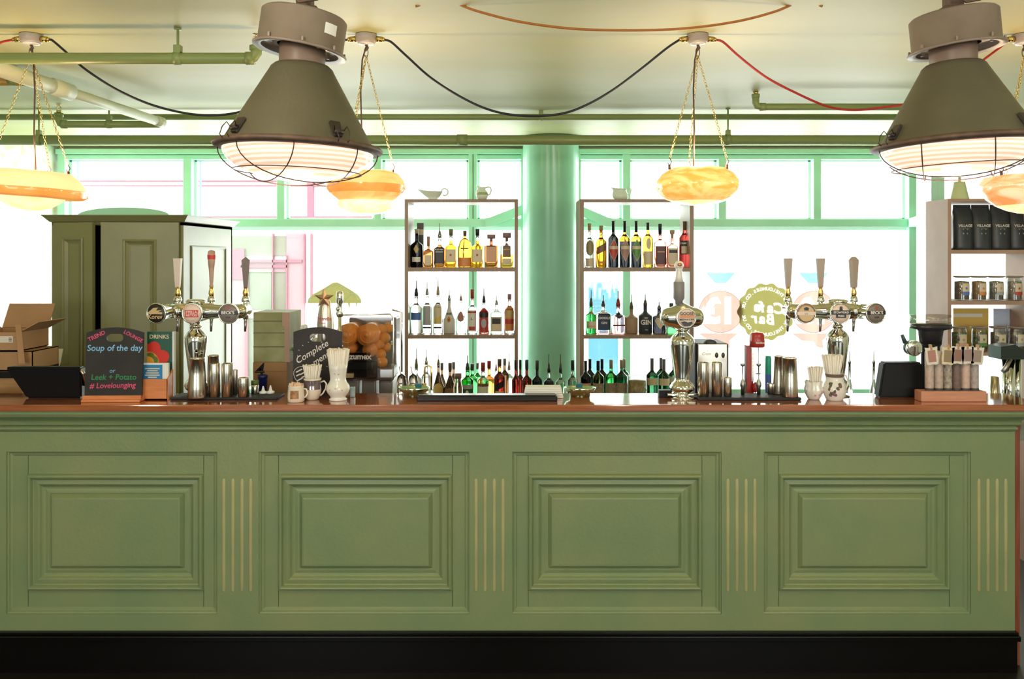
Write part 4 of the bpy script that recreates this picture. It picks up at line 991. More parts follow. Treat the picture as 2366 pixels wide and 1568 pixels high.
ART = {
 'gold': (BK, [(BAR(-.8, -.05, .75, .15), GD), (POLY([(-.7, .15), (-.2, .55), (.3, .6), (.1, .3), (.7, .35), (.3, .15)]), GD), (T('Korev', .6, 0, -.32, bold=.02), GD)]),
 'red': (CR, [(POLY([(-.68, -.35), (.68, -.35), (.6, 0), (.68, .35), (-.68, .35), (-.6, 0)]), RD), (T('STELLA', .34, 0, .13, bold=.02), WH), (T('ARTOIS', .32, 0, -.17, bold=.02), WH)]),
 'becks': (GR, [(BAR(-.93, -.12, .93, .26), BK), (T("BECK'S", .42, 0, .07, bold=.03), WH), (POLY([(-.16, .7), (0, .36), (.16, .7), (0, .6)]), RD), (T('VIER', .26, 0, -.38, bold=.01), BK)]),
 'rose': (PB, [(POLY([(.78 * cos(a), .78 * sin(a)) for a in [i * pi / 6 for i in range(12)]]), GD), (POLY([(-.9, -.14), (.9, -.14), (.9, .18), (-.9, .18)], -.0009), CR), (POLY([(-.2, .3), (.2, .3), (.25, .55), (0, .65), (-.25, .55)], -.0009), BK), (T('ale', .3, 0, 0, bold=.01), PB)]),
 'press': (CR, [(BAR(-.93, -.1, .93, .32), BK), (BAR(-.5, -.42, .5, -.1), BK), (POLY([(-.16, .32), (.16, .32), (.12, .7), (-.12, .7)]), BK), (T('STOWFORD', .27, 0, .11, bold=.02), WH), (T('PRESS', .25, 0, -.24, bold=.02), WH)]),
}
def tap_unit(t, x, h, k, kind, art, turn=0, htop=190, club=None):
    face, a = ART[art]; o = disc(t, x, -.125, h, 23 * k, RING, face, a, turn)
    yb = .09; g = B()
    g.cyl((x, 0, h), (x, yb + .01, h), 14 * k); g.cyl((x, yb, h - 22 * k), (x, yb, h + 34 * k), 6 * k); g.lathe([(a_ * k, b_ * k) for a_, b_ in ((9, 0), (10, 4), (8, 10), (6, 14))], 16, Matrix.Translation((x, yb, h + 20 * k)))
    g.build('faucet', CHROME, t)
    g = B(); g.cyl((x, yb, h - 22 * k), (x - .002, yb, h - 52 * k), 4.2 * k, 2.4 * k); g.build('spout', STEELD, t)
    g = B(); g.lathe([(a_ * k, b_ * k) for a_, b_ in ((4.5, 0), (7, 5), (6.5, 10), (4.5, 16), (4.5, 22))], 16, Matrix.Translation((x, yb, h + 34 * k))); g.build('handle_ferrule', BRASS, t)
    M = Matrix.Translation((x, yb, h + 54 * k))
    if kind == 'club':
        g = B(); g.lathe([(a_ * k, b_ * k) for a_, b_ in ((4, 0), (5.5, 3), (4, 8), (5, 20), (6, 40), (8.5, 60), (9.5, 78), (8, 88), (1e-6, 90))], 16, M, dy=.7); h_ = g.build('tap_handle', club, t)
        g = B(); g.lathe([(a_ * k, b_ * k) for a_, b_ in ((9.3, 68), (9.9, 78))], 16, M, cap=False, dy=.75); g.build('red_band', RD, h_)
    elif kind == 'facet':
        g = B(); g.prism([(-4.5 * k, 0), (4.5 * k, 0), (9.5 * k, 66 * k), (0, 74 * k), (-9.5 * k, 66 * k)], -.012, .012, M=M @ Matrix.Rotation(.35, 4, 'Z')); g.build('tap_handle', club, t)
    else:
        g = B(); g.lathe([(a_ * k, b_ * k) for a_, b_ in ((7, 0), (8, 8), (12.5, 68), (13, 70), (1e-6, 70))], 4, M, dy=.7); [setattr(f_, 'smooth', False) for f_ in g.bm.faces]; g.build('tap_handle', club, t)
def tower(label, xs, px, kinds, arts, clubs, turns):
    z = 3.50; k = z / F; x0 = PX(px, z); t = thing('beer_tap_tower', label, 'beer tap', (x0, z, CT)); h = 195 * k
    B().lathe([(a * k, b_ * k) for a, b_ in COLP], 40).build('tower_column', CHROME, t)
    xl, xr = xs[0] - x0, xs[-1] - x0
    M = Matrix.Translation((0, 0, h)) @ Matrix.Rotation(pi / 2, 4, 'Y')
    L_ = .02
    pf = [(1e-6, xl - L_ - .018), (.012, xl - L_ - .016), (.026, xl - L_ - .006), (.032, xl - L_ + .01), (.031, xl + .02), (.029, -.10), (.034, -.05), (.050, 0), (.034, .05), (.029, .10), (.031, xr - .02), (.032, xr + L_ - .01), (.026, xr + L_ + .006), (.012, xr + L_ + .016), (1e-6, xr + L_ + .018)]
    g = B(); g.lathe([(r, s_) for r, s_ in pf], 32, M, cap=False); g.lathe([(.04, -.002), (.044, .006), (.03, .012), (1e-6, .014)], 24, Matrix.Translation((0, 0, h + .040))); g.build('tower_arm', CHROME, t)
    for x, kd, ar, cl, tn in zip(xs, kinds, arts, clubs, turns): tap_unit(t, x - x0, h, k * .985, kd, ar, tn, club=cl)
    return t
DKH = pbr('dark brown tap handle', (.13, .085, .06), .35); PKH = pbr('pale pink tap handle', (.70, .58, .50), .3); WRH = pbr('white and brown tap handle', (.60, .42, .34), .4, vscale=14, col2=(.35, .20, .13)); TAN = pbr('taupe tap handle', (.40, .32, .26), .35)
tower('chrome three tap beer tower at the left with a red badge in the middle', (-1.459, -1.312, -1.163), 453, ('fan', 'club', 'facet'), ('gold', 'red', 'becks'), (PKH, WRH, DKH), (-8, 0, 0))
tower('chrome three tap beer tower at the right behind the floral straw jug', (1.205, 1.347, 1.492), 1935, ('fan', 'fan', 'facet'), ('rose', 'press', 'becks'), (TAN, TAN, TAN), (0, 0, 6))
# single tower
z = 3.45; k = z / F
t = thing('beer_tap_tower', 'single chrome beer tap with a goose badge and tall white ball topped handle', 'beer tap', (PX(1576, z), z, CT))
B().lathe([(a * k * 1.12, b_ * k * .98) for a, b_ in COLP], 40).build('tower_column', CHROME, t)
M = Matrix.Translation((0, 0, 186 * k)) @ Matrix.Rotation(pi / 2, 4, 'Y')
B().lathe([(max(1e-6, r * k), s_ * k) for r, s_ in ((0, -51), (10, -49), (18, -43), (22, -34), (24, -24), (30, -12), (35, 0), (30, 12), (24, 24), (22, 34), (18, 43), (10, 49), (0, 51))], 36, M, cap=False).build('tower_head', CHROME, t)
disc(t, 0, -.085, 188 * k, 22 * k, RING, CR, [(T('GOOSE', .42, 0, .45, bold=.02), BK), (BAR(-.7, .02, .75, .32), pbr('badge orange', (.7, .28, .12), .4)), (T('MIDWAY IPA', .26, 0, -.15, bold=.02), BK), (POLY([(-.6, -.4), (-.2, -.32), (.1, -.45), (.5, -.35), (.6, -.5), (.3, -.8), (-.3, -.8)]), BK)])
g = B(); g.lathe([(a * k, b_ * k) for a, b_ in ((8, 210), (9, 224), (13, 229), (13, 266), (11, 268))], 24, Matrix.Translation((-5 * k, .02, 0))); g.build('grey_collar', pbr('dull grey collar', (.24, .23, .22), .4), t)
g = B(); g.lathe([(a * k, b_ * k) for a, b_ in ((11, 267), (8, 280), (7, 296), (8, 300), (1e-6, 301))], 24, Matrix.Translation((-5 * k, .02, 0))); g.ball((-5 * k, .02, 306 * k), 10.5 * k); g.build('tap_handle', WHITEC, t)
B().ball((-5 * k, .02 - 5 * k, 307 * k), 7 * k, (1, .9, .8)).build('copper_cap', pbr('copper cap', (.55, .25, .10), .25, metal=.8), t)
g = B(); g.box2((-36 * k, -.02, 6 * k), (30 * k, .02, 12 * k), .003); g.build('base_clamp', CHROME, t)
o = B().box2((PX(1521, 3.48), 3.46, CT), (PX(1551, 3.48), 3.50, CT + 16 * 3.48 / F), .002).build('card_reader', BLACK); tag(o, 'small black and white box at the foot of the single beer tap', 'box')

# ------------------------------------------------------------------ right half of the bar
z = 3.62; k = z / F; xx = lambda p: (p - 1645) * k; zz = lambda y: PZ(y, z) - BT
t = thing('coffee_pod_machine', 'silver fronted machine with two dark oval buttons behind the steel tumblers', 'machine', (PX(1645, z), z, BT))
g = B(); g.box2((xx(1606), .0, 0), (xx(1684), .20, zz(793)), .008); g.build('casing', BLACK, t)
B().box2((xx(1612), -.006, .05), (xx(1680), .004, zz(794)), .003).build('front_plate', pbr('satin machine front', (.66, .62, .55), .25, metal=.75), t)
g = B(); g.ball((xx(1645), .03, zz(792)), 15 * k, (1, 1, .5)); g.build('lid_knob', pbr('dark blue grey knob', (.05, .06, .08), .3), t)
for a in (1655, 1670): B().ball((xx(a), -.006, zz(820)), 4 * k, (1, .4, 1.6)).build('button', pbr('dark button', (.04, .03, .025), .3), t)
g = B(); letter(g, 'Crem', 9 * k, xx(1631), zz(817), -.0068, shear=.3); g.build('lettering', GD, t)
tumb('tall steel tumbler in front of the silver machine, left of two', 1625, 3.42, 13, 78, MTR); tumb('tall steel tumbler in front of the silver machine, right of two', 1656, 3.42, 13, 78, MTR)
tumb('small steel tumbler beside the right hand pair of tall tumblers', 1681, 3.42, 9.5, 43, MTR)
for px, lb in ((1716, 'left of the red mixer stand'), (1753, 'right of the red mixer stand')):
    z = 3.46; k = z / F; t = thing('bottle_pourer', 'grey plunger style pump standing ' + lb, 'pump', (PX(px, z), z, MTR), 0, 'grey pumps on the right mat')
    g = B(); g.lathe([(a * k, b_ * k) for a, b_ in ((4, 0), (4.5, 16), (6, 20), (6, 26), (4, 32), (1.5, 36), (1, 64), (5, 67), (6, 71), (1e-6, 71))], 16); g.build('pump_body', STEELD, t)
z = 3.60; k = z / F; xx = lambda p: (p - 1745) * k; zz = lambda y: PZ(y, z) - BT
t = thing('drinks_mixer', 'red spindle drinks mixer with a rounded red head', 'mixer', (PX(1745, z), z, BT))
RP = pbr('glossy red plastic', (.42, .035, .03), .25)
B().lathe([(a * k, zz(b_)) for a, b_ in ((14, 800), (16, 798), (16, 786), (15, 772), (12, 767), (1e-6, 766))], 30, Matrix.Translation((xx(1746), -.02, 0)), n=3).build('motor_head', RP, t)
g = B(); g.raw([(xx(a), y_, zz(b_)) for y_ in (.0, .04) for a, b_ in ((1726, 905), (1742, 905), (1735, 798), (1726, 798))] , [(0, 1, 2, 3), (4, 5, 6, 7), (0, 1, 5, 4), (1, 2, 6, 5), (2, 3, 7, 6), (3, 0, 4, 7)]); g.box2((xx(1724), -.05, 0), (xx(1748), .05, zz(905))); g.build('mixer_stand', RP, t)
B().box2((xx(1736), -.004, zz(880)), (xx(1741), .03, zz(800))).build('grey_spine', STEEL, t)
g = B(); g.cyl((xx(1749), -.02, zz(800)), (xx(1749), -.02, zz(860)), .0016, seg=6); g.cyl((xx(1749), -.02, zz(860)), (xx(1749), -.02, zz(862)), .01, seg=12); g.build('spindle', STEELD, t)
g = B(); letter(g, 'hamilton', 6 * k, xx(1749), zz(789), -.02 - 16.6 * k, bold=.03); g.build('lettering', WH, t)
B().ball((xx(1742), -.02, zz(893)), 6 * k, (1, 1, 2)).build('red_lever', RP, t)
z = 3.70; k = z / F
t = thing('spray_bottle', 'narrow green bottle with a blue lower label between the mixer and shakers', 'bottle', (PX(1775, z), z, BT)); hh = PZ(822, z) - BT
B().lathe([(1e-6, 0), (7 * k, 0), (7 * k, hh * .95), (6 * k, hh), (1e-6, hh)], 16).build('bottle_body', pbr('teal green plastic', (.03, .42, .28), .3), t)
B().lathe([(7.3 * k, .03), (7.3 * k, hh - 42 * k)], 16, cap=False).build('blue_label', pbr('blue label', (.08, .18, .55), .4), t)
tumb('tiny steel measuring cup between the green bottle and the shakers', 1780, 3.48, 7, 24, MTR).location.z = MTR
shaker('steel shaker tin half hidden behind the front right shaker', 1800, 3.47, 88, 15, 10, MTR)
shaker('large shiny steel shaker tin at the right end of the right mat', 1825, 3.41, 90, 19, 15, MTR)
# sachet bowl and floral jug
z = 3.42; k = z / F
t = thing('scalloped_cup', 'small scalloped white china cup with pale stirrers beside the floral jug', 'cup', (PX(1880, z), z, CT))
g = B(); g.lathe([(a * k, b_ * k) for a, b_ in ((1e-6, 0), (12, 0), (14, 2), (20, 14), (21, 24), (18, 32), (20, 42), (18, 42), (16, 32), (1e-6, 24))], 40, cap=False)
for v in g.bm.verts:
    a = math.atan2(v.co.y, v.co.x); rr = math.hypot(v.co.x, v.co.y)
    if v.co.z > 10 * k and rr > 5 * k: s_ = 1 + .05 * sin(9 * a); v.co.x *= s_; v.co.y *= s_; v.co.z += .002 * sin(9 * a)
g.build('cup_body', WHITEC, t)
g = B()
for a, b_, r_ in ((-70, 14, 3), (-50, 18, 4), (-100, 12, 2.5)): g.ball((20 * k * cos(R(a)), 20 * k * sin(R(a)), b_ * k), r_ * k, (1, .4, 1), 8, 6)
g.build('flower_print', pbr('pink lilac print', (.60, .35, .42), .5), t)
sticks('stirrer_bundle', 'fan of pale wooden stirrers in the scalloped cup', 1884, 3.42, 9, 18, 26, 74, 40, 1.8, sq=.6)
z = 3.40; k = z / F
t = thing('floral_jug', 'round white jug with a purple flower print and gold rim holding straws', 'jug', (PX(1928, z), z, CT))
B().lathe([(a * k, b_ * k) for a, b_ in ((1e-6, 0), (18, 0), (19, 2), (24, 12), (26, 24), (24, 36), (20, 44), (19, 50), (20, 58), (21, 61), (19, 61), (18, 50), (1e-6, 40))], 40, cap=False).build('jug_body', WHITEC, t)
B().lathe([(19.6 * k, 54 * k), (20.6 * k, 58 * k), (21.4 * k, 61.3 * k)], 40, cap=False).build('dark_rim_band', pbr('grey gold rim', (.20, .15, .11), .3), t)
g = B(); handle(g, [(19, 58), (27, 56), (31, 46), (30, 34), (25, 24)], 2, k); g.build('handle', WHITEC, t)
random.seed(21)
for nm, col, n_ in (('purple_flowers', (.22, .10, .13), 9), ('leaf_print', (.10, .12, .06), 9)):
    g = B()
    for i in range(n_):
        a = R(-120 + random.uniform(-22, 40)); b_ = random.uniform(14, 42); rr = (25.6 - abs(b_ - 24) * .12) * k; g.ball((rr * cos(a), rr * sin(a), b_ * k), random.uniform(2.5, 4.5) * k, (1, .3, 1), 8, 6)
    g.build(nm, pbr(nm.replace('_', ' '), col, .5), t)
sticks('straw_bundle', 'spread bundle of white straws in the floral jug', 1924, 3.40, 12, 24, 44, 104, 55, 2.6, sq=.6)
# right till
t, g, k = till('dark till screen seen from behind at the right of the bar', 2084, 3.45, ((-36, 54, 80), (-54, 54)), .06, .02)
g.bm.free()
# tube rack
z = 3.38; k = z / F; BL = 24 * k
t = thing('tube_rack', 'pinkish wooden block rack for the paper wrapped tubes', 'rack', (PX(2198, z), z, CT))
B().box2((-76 * k, -.025, 0), (74 * k, .035, BL), .003).build('wooden_block', PINKW, t)
WP = [pbr('tube wrap %d' % i, c, .5, vscale=60, col2=c2) for i, (c, c2) in enumerate((((.62, .50, .44), (.45, .33, .28)), ((.60, .48, .42), (.40, .32, .27)), ((.55, .50, .42), (.20, .15, .12)), ((.14, .09, .08), (.22, .15, .13)), ((.70, .52, .44), (.58, .38, .30)), ((.50, .44, .42), (.32, .27, .26))))]
TAG = [pbr('tag %d' % i, c, .5) for i, c in enumerate(((.45, .22, .17), (.30, .22, .12), (.30, .16, .12), (.33, .22, .20), (.34, .25, .21)))]
wrds = ('first', 'second', 'third', 'fourth', 'fifth', 'sixth')
for i, px in enumerate((2147, 2168, 2189, 2209.5, 2230, 2251)):
    o = thing('wrapped_tube', '%s from the left of the paper wrapped tubes in the wooden rack' % wrds[i], 'tube', (PX(px, z), z, CT + BL + .0003), 0, 'paper wrapped tubes')
    B().lathe([(a * k, b_ * k) for a, b_ in ((1e-6, 0), (9.3, 0), (9.5, 1), (9.5, 88), (8, 91), (1e-6, 91))], 20).build('tube_body', WP[i], o)
    B().lathe([(9.7 * k, .5 * k), (9.8 * k, 6 * k)], 20, cap=False).build('lace_band', pbr('dark lace', (.07, .055, .05), .6), o)
for i, (px, py, an) in enumerate(((2153, 822, -6), (2190, 822, 4), (2213, 820, 3), (2236, 820, -3), (2258, 822, 5))):
    o = thing('hanging_tag', '%s from the left of the framed paper tags clipped in front of the tubes' % wrds[i], 'tag', (PX(px, z - .03), z - .03, PZ(py, z - .03)), 0, 'framed tags on the tubes')
    o.rotation_euler = (0, R(an), 0)
    g = B(); w_, h_ = 13 * k, 19 * k
    g.prism([((w_ + (1.5 * k if j % 2 else 0)) * a, (h_ + (1.5 * k if j % 2 else 0)) * b_) for j, (a, b_) in enumerate(((-1, -1), (-.5, -1), (0, -1), (.5, -1), (1, -1), (1, -.3), (1, .3), (1, 1), (.5, 1), (0, 1), (-.5, 1), (-1, 1), (-1, .3), (-1, -.3)))], -.0012, .0012); g.build('tag_card', (LAB if i != 1 else CREAMP), o)
    B().box2((-9 * k, -.0022, -14 * k), (9 * k, -.0012, 13 * k), .0004).build('tag_picture', TAG[i], o)
    B().box2((-2 * k, -.004, 14 * k), (2 * k, .012, 26 * k), .0005).build('peg', WC, o)
# coffee grinder + portafilter
z = 3.75; k = z / F; xx = lambda p: (p - 2150) * k; zz = lambda y: PZ(y, z) - BT
t = thing('coffee_grinder', 'coffee grinder with a wide clear hopper above the tube rack', 'grinder', (PX(2150, z), z, BT))
g = B(); g.lathe([(a * k, zz(b_)) for a, b_ in ((20, 912), (20, 800), (24, 792))], 30); g.lathe([(.07, 0), (.07, zz(905)), (.04, zz(900))], 24); g.build('grinder_body', BLACK, t)
g = B(); g.lathe([(a * k, zz(b_)) for a, b_ in ((22, 796), (26, 765), (27, 762), (43, 758), (43, 748), (1e-6, 748))], 30, n=3.5, dy=.7); g.build('dark_hopper', pbr('smoky dark plastic', (.03, .03, .035), .2), t)
B().lathe([(a * k, zz(b_)) for a, b_ in ((43, 748), (43, 727), (1e-6, 727))], 30, n=3.5, dy=.7).build('clear_lid', pane_mat('grey clear lid', (.80, .76, .72), .15), t)
z = 3.60; k = z / F
t = thing('portafilter', 'chrome and black coffee portafilter hanging left of the grinder', 'portafilter', (PX(2102, z), z, PZ(802, z)))
g = B(); g.lathe([(.030, 0), (.032, .004), (.030, .03), (.014, .034), (.014, .04)], 24, Matrix.Rotation(R(35), 4, 'Y') @ Matrix.Rotation(pi / 2, 4, 'X')); g.cyl((-.02, 0, .02), (-.034, 0, .055), .010, .007); g.build('handle', pbr('dark grey green handle', (.06, .10, .10), .3), t)
B().lathe([(.032, .0), (.034, .002), (.034, .012), (.03, .014)], 24, Matrix.Rotation(R(35), 4, 'Y') @ Matrix.Rotation(pi / 2, 4, 'X') @ Matrix.Translation((0, 0, .032))).build('basket', CHROME, t)
B().tube([(.01, 0, -.02), (.03, .01, -.03), (.045, .09, -.028)], .008, 8).build('support_arm', STEELD, t)
# espresso machine group at far right
z = 3.80; k = z / F; xx = lambda p: (p - 2335) * k; zz = lambda y: PZ(y, z) - BT
t = thing('espresso_machine', 'dark espresso group head on chrome cylinders at the right edge', 'coffee machine', (PX(2335, z), z, BT))
g = B(); g.prism([(xx(2298), zz(827)), (xx(2362), zz(827)), (xx(2362), zz(812)), (xx(2330), zz(793)), (xx(2298), zz(798))], -.05, .05); g.build('group_head', pbr('black green metal', (.02, .03, .028), .2), t)
g = B(); g.tube([(xx(2322), -.04, zz(826)), (xx(2312), -.05, zz(840)), (xx(2300), -.06, zz(854))], [.010, .009, .012], 10); g.build('lever', STEELD, t)
g = B(); g.cyl((xx(2330), 0, 0), (xx(2330), 0, zz(829)), 14 * k, seg=24); g.cyl((xx(2357), .02, 0), (xx(2357), .02, zz(829)), 9 * k, seg=20); g.build('chrome_cylinder', CHROME, t)
for px, y0_, lb in ((2298, 862, 'left'),):
    z = 3.7; k = z / F; t = thing('milk_jug', 'small steel milk jug left of the espresso cylinders', 'jug', (PX(px, z), z, BT)); h_ = PZ(870, z) - BT
    B().lathe([(1e-6, 0), (11 * k, 0), (13 * k, h_ * .5), (9 * k, h_), (8 * k, h_), (8 * k, h_ * .9), (1e-6, h_ * .8)], 20, cap=False).build('jug_body', STEEL, t)
# brass goose neck tap
z = 3.72; k = z / F
t = thing('brass_tap', 'slim brass goose neck tap left of the long drip tray', 'tap', (PX(985, z), z, BT)); zz = lambda y: PZ(y, z) - BT
g = B(); g.tube([(-4 * k, 0, 0), (-4 * k, 0, zz(860)), (-3 * k, 0, zz(848)), (4 * k, 0, zz(844)), (11 * k, 0, zz(848)), (12 * k, 0, zz(860)), (12 * k, 0, zz(900))], .0045, 10); g.build('neck', BRASS, t)
B().cyl((-4 * k, 0, 0), (-4 * k, 0, zz(885)), .010, seg=12).build('tap_base', BRASS, t)
for px in (928, 955):
    z = 3.68; k = z / F; t = thing('glass_carafe', 'round glass decanter %s of the two left of the brass tap' % ('leftmost' if px < 940 else 'nearest'), 'decanter', (PX(px, z), z, BT)); h_ = PZ(862, z) - BT
    B().lathe([(1e-6, 0), (9 * k, 0), (9 * k, h_ * .3), (12 * k, h_ * .62), (12.5 * k, h_ * .8), (9 * k, h_ * .95), (1e-6, h_)], 24).build('glass_body', glass('pinkish glass', (.75, .62, .56)), t)
    g = B(); g.tube([(0, 0, h_ * .9), (-3 * k, 0, h_ * 1.02), (-6 * k, 0, h_ * 1.12)], .002, 6); g.build('stirring_rod', STEELD, t)
# ------------------------------------------------------------------ shelf units under the windows
def shelf_unit(label, x0, x1, ztop, zf, depth, boards, th, base, mat=WOOD2, back=None):
    k = zf / F; cxp = (x0 + x1) / 2; t = thing('shelf_unit', label, 'shelf', (PX(cxp, zf), zf, base)); X = lambda p: (p - cxp) * k; Z = lambda y: PZ(y, zf) - base
    g = B(); g.box2((X(x0), 0, 0), (X(x0 + th), depth, Z(ztop + 7) + .0)); g.build('side_panel', mat, t)
    g = B(); g.box2((X(x1 - th), 0, 0), (X(x1), depth, Z(ztop + 7))); g.build('side_panel', mat, t)
    B().box2((X(x0), 0, Z(ztop + 7)), (X(x1), depth, Z(ztop))).build('top_board', mat, t)
    for a, b_ in boards: B().box2((X(x0 + th) + .0005, .002, Z(b_)), (X(x1 - th) - .0005, depth - .002, Z(a))).build('shelf_board', mat, t)
    return t
ZF = 5.72
shelf_unit('brown wooden bottle shelf unit left of the round column', 935, 1197, 460, ZF, .34, [(618, 627), (774, 782)], 8, BB)
shelf_unit('brown wooden bottle shelf unit right of the round column', 1340, 1603, 460, ZF, .34, [(618, 627), (774, 782)], 9, BB)
S1 = PZ(618, ZF) + .0005; S2 = PZ(774, ZF) + .0005; ST = PZ(460, ZF) + .0005; SB = BB + .0005

GL = dict(clear=glass('bottle clear glass', (.95, .97, .96)), amber=glass('amber spirit', (.82, .22, .015)), gold=glass('golden spirit', (.88, .34, .03)), red=glass('red aperitif', (.95, .10, .09)), pink=glass('pink gin', (.98, .42, .42)),
          pinkr=glass('rose spirit', (.95, .22, .17)), green=glass('bright green glass', (.05, .42, .08)), dgreen=glass('dark green glass', (.02, .09, .04)), brown=glass('dark brown glass', (.10, .045, .02)), dark=glass('near black glass', (.015, .015, .018)),
          dred=glass('dark red spirit', (.20, .015, .01)), orange=glass('orange liqueur', (.95, .32, .06)), pgreen=glass('pale green glass', (.45, .60, .45)), rum=glass('red brown rum', (.45, .12, .03)), olive=glass('olive wine glass', (.10, .13, .03)))
OP = lambda n, c, r=.4: pbr('opaque ' + n, c, r)
LC = dict(cream=OP('cream label', (.72, .60, .42)), white=OP('white label', (.78, .74, .68)), black=OP('black label', (.02, .018, .018)), navy=OP('navy label', (.02, .035, .09)), red=OP('red label', (.50, .05, .035)), green=OP('green label', (.10, .30, .07)),
          dgreen=OP('dark green label', (.015, .09, .04)), mauve=OP('mauve label', (.42, .22, .19)), gold=OP('gold label', (.62, .42, .15)), olive=OP('olive label', (.32, .27, .12)), orange=OP('orange label', (.70, .25, .06)), blue=OP('blue label', (.10, .20, .55)),
          grey=OP('grey label', (.42, .42, .46)), brown=OP('brown label', (.22, .11, .06)), yellow=OP('yellow label', (.75, .55, .12)), pinkish=OP('peach label', (.72, .38, .24)), dark=OP('dark maroon label', (.10, .03, .03)), art=pbr('painted label', (.50, .36, .20), .5, vscale=70, col2=(.25, .22, .28)))
CAPM = dict(black=OP('black cap', (.02, .02, .022)), olive=OP('olive cap', (.18, .16, .06)), cork=OP('cork', (.42, .28, .12), .7), red=OP('red cap', (.35, .04, .03)), grey=OP('grey foil', (.20, .20, .21)), copper=OP('copper cap', (.45, .20, .10)), tan=OP('tan cap', (.48, .38, .26)), green=OP('dark green cap', (.04, .06, .045)), steel=STEELD, glass=GL['clear'], navy=OP('navy foil', (.015, .03, .05)), mauve=OP('mauve cap', (.30, .18, .17)), brown=OP('brown cap', (.12, .08, .05)))
SHAPES = dict(  # shoulder start, shoulder end (fractions of glass height), neck ratio, power, curve
    std=(.62, .78, .28, 2, 1), wine=(.60, .74, .27, 2, 1), square=(.62, .74, .30, 6, 1), squat=(.70, .84, .24, 5, 1), taper=(.36, .86, .24, 2, .7), round=(.60, .80, .26, 2, 1), decanter=(.82, .90, .22, 7, 1), flask=(.50, .90, .20, 2.4, 2), tall=(.66, .82, .30, 2, 1), apothecary=(.66, .82, .28, 2, 1), champagne=(.42, .80, .24, 2, .8))
def bottle(label, px, ytip, w, col, base, z, shape='std', cap=('pour', 'black', 14), lab=(), fill=1., col2='clear', group=None, neckc=None, txt=(), yglass=None, opaque=None, name='bottle'):
    """ytip: photo row of the tip; w: width in photo columns; cap: kind, colour, height; lab: (shape, v0, v1, half angle, colour)"""
    k = z / F; t = thing(name, label, 'bottle', (PX(px, z), z, base), 0, group); hw = w / 2 * k
    tip = PZ(ytip, z) - base; kind, cc, ch = cap; ch *= k
    H = tip - ch * (1.0 if kind != 'foil' else .02)
    if kind == 'pour': H = tip - ch * 1.0
    sh, se, nr, n, cv = SHAPES[shape]; prof = [(1e-6, .0), (hw * .9, 0), (hw, .012 * H + .001), (hw, sh * H)]; sq = [n] * 4
    for i in range(1, 9):
        u = i / 8; e = (1 - cos(pi * u)) / 2 if cv == 1 else (u ** cv if cv < 1 else 1 - math.sqrt(max(0, 1 - u ** 2)))
        prof.append((hw * (1 - (1 - nr) * e), (sh + (se - sh) * u) * H)); sq.append(n + (2 - n) * u)
    prof += [(hw * nr, H * .985), (hw * nr * 1.12, H * .986), (hw * nr * 1.12, H), (1e-6, H)]; sq += [2] * 4
    # extra ring at the liquid level
    m0 = GL[col] if not opaque else opaque
    g = B()
    if fill < 1:
        lv = fill * H; o_ = []; q_ = []
        for (a, b_), (c, d), s0, s1 in zip(prof, prof[1:], sq, sq[1:]):
            o_.append((a, b_)); q_.append(s0)
            if b_ < lv < d: u = (lv - b_) / (d - b_); o_.append((a + (c - a) * u, lv)); q_.append(s0 + (s1 - s0) * u)
        o_.append(prof[-1]); q_.append(sq[-1]); prof, sq = o_, q_
    g.lathe(prof, 32, sq=sq, cap=False)
    if fill < 1:
        for f_ in g.bm.faces:
            if f_.calc_center_median().z > fill * H: f_.material_index = 1
    g.build('bottle_glass' if not opaque else 'bottle_body', [m0, GL[col2]], t)
    cm = CAPM[cc]; g = B(); r = hw * nr
    if kind == 'pour': g.lathe([(r * 1.1, 0), (r * 1.1, ch * .20), (r * .85, ch * .26), (r * .7, ch * .44), (r * .38, ch * .48), (r * .26, ch * .55), (r * .22, ch), (1e-6, ch)], 14, Matrix.Translation((0, 0, H - ch * .02)))
    elif kind == 'stop': g.lathe([(r * .8, 0), (r, ch * .5), (hw * .42, ch * .55), (hw * .45, ch * .95), (1e-6, ch)], 18, Matrix.Translation((0, 0, H + .0002)))
    elif kind == 'wide': g.lathe([(r * .9, 0), (r * .9, ch * .4), (hw * .62, ch * .45), (hw * .62, ch), (1e-6, ch)], 18, Matrix.Translation((0, 0, H + .0002)), n=4)
    elif kind == 'foil': g.lathe([(r * 1.05, H - ch), (r * 1.06, H * .98), (r * 1.16, H * .985), (r * 1.16, H + .0006), (1e-6, H + .001)], 16)
    else: g.lathe([(r * 1.18, -.004), (r * 1.22, ch * .96), (r * 1.1, ch), (1e-6, ch)], 16, Matrix.Translation((0, 0, H)))
    g.build('pourer' if kind == 'pour' else ('foil' if kind == 'foil' else 'cap'), cm, t)
    def pt(u, h, off=1.015):  # u in metres across the front
        a = -pi / 2 + u / hw; c, s_ = cos(a), sin(a); rad = (abs(c) ** n + abs(s_) ** n) ** (-1 / n)
        rr = hw
        for (r0, h0), (r1, h1) in zip(prof, prof[1:]):
            if h0 <= h <= h1 and h1 > h0: rr = r0 + (r1 - r0) * (h - h0) / (h1 - h0)
        return (rr * rad * c * off, rr * rad * s_ * off - .0003, h)
    groups = {}
    for i, (sp, v0, v1, aw, c_) in enumerate(lab): groups.setdefault(i, []).append((sp, v0, v1, aw, c_))
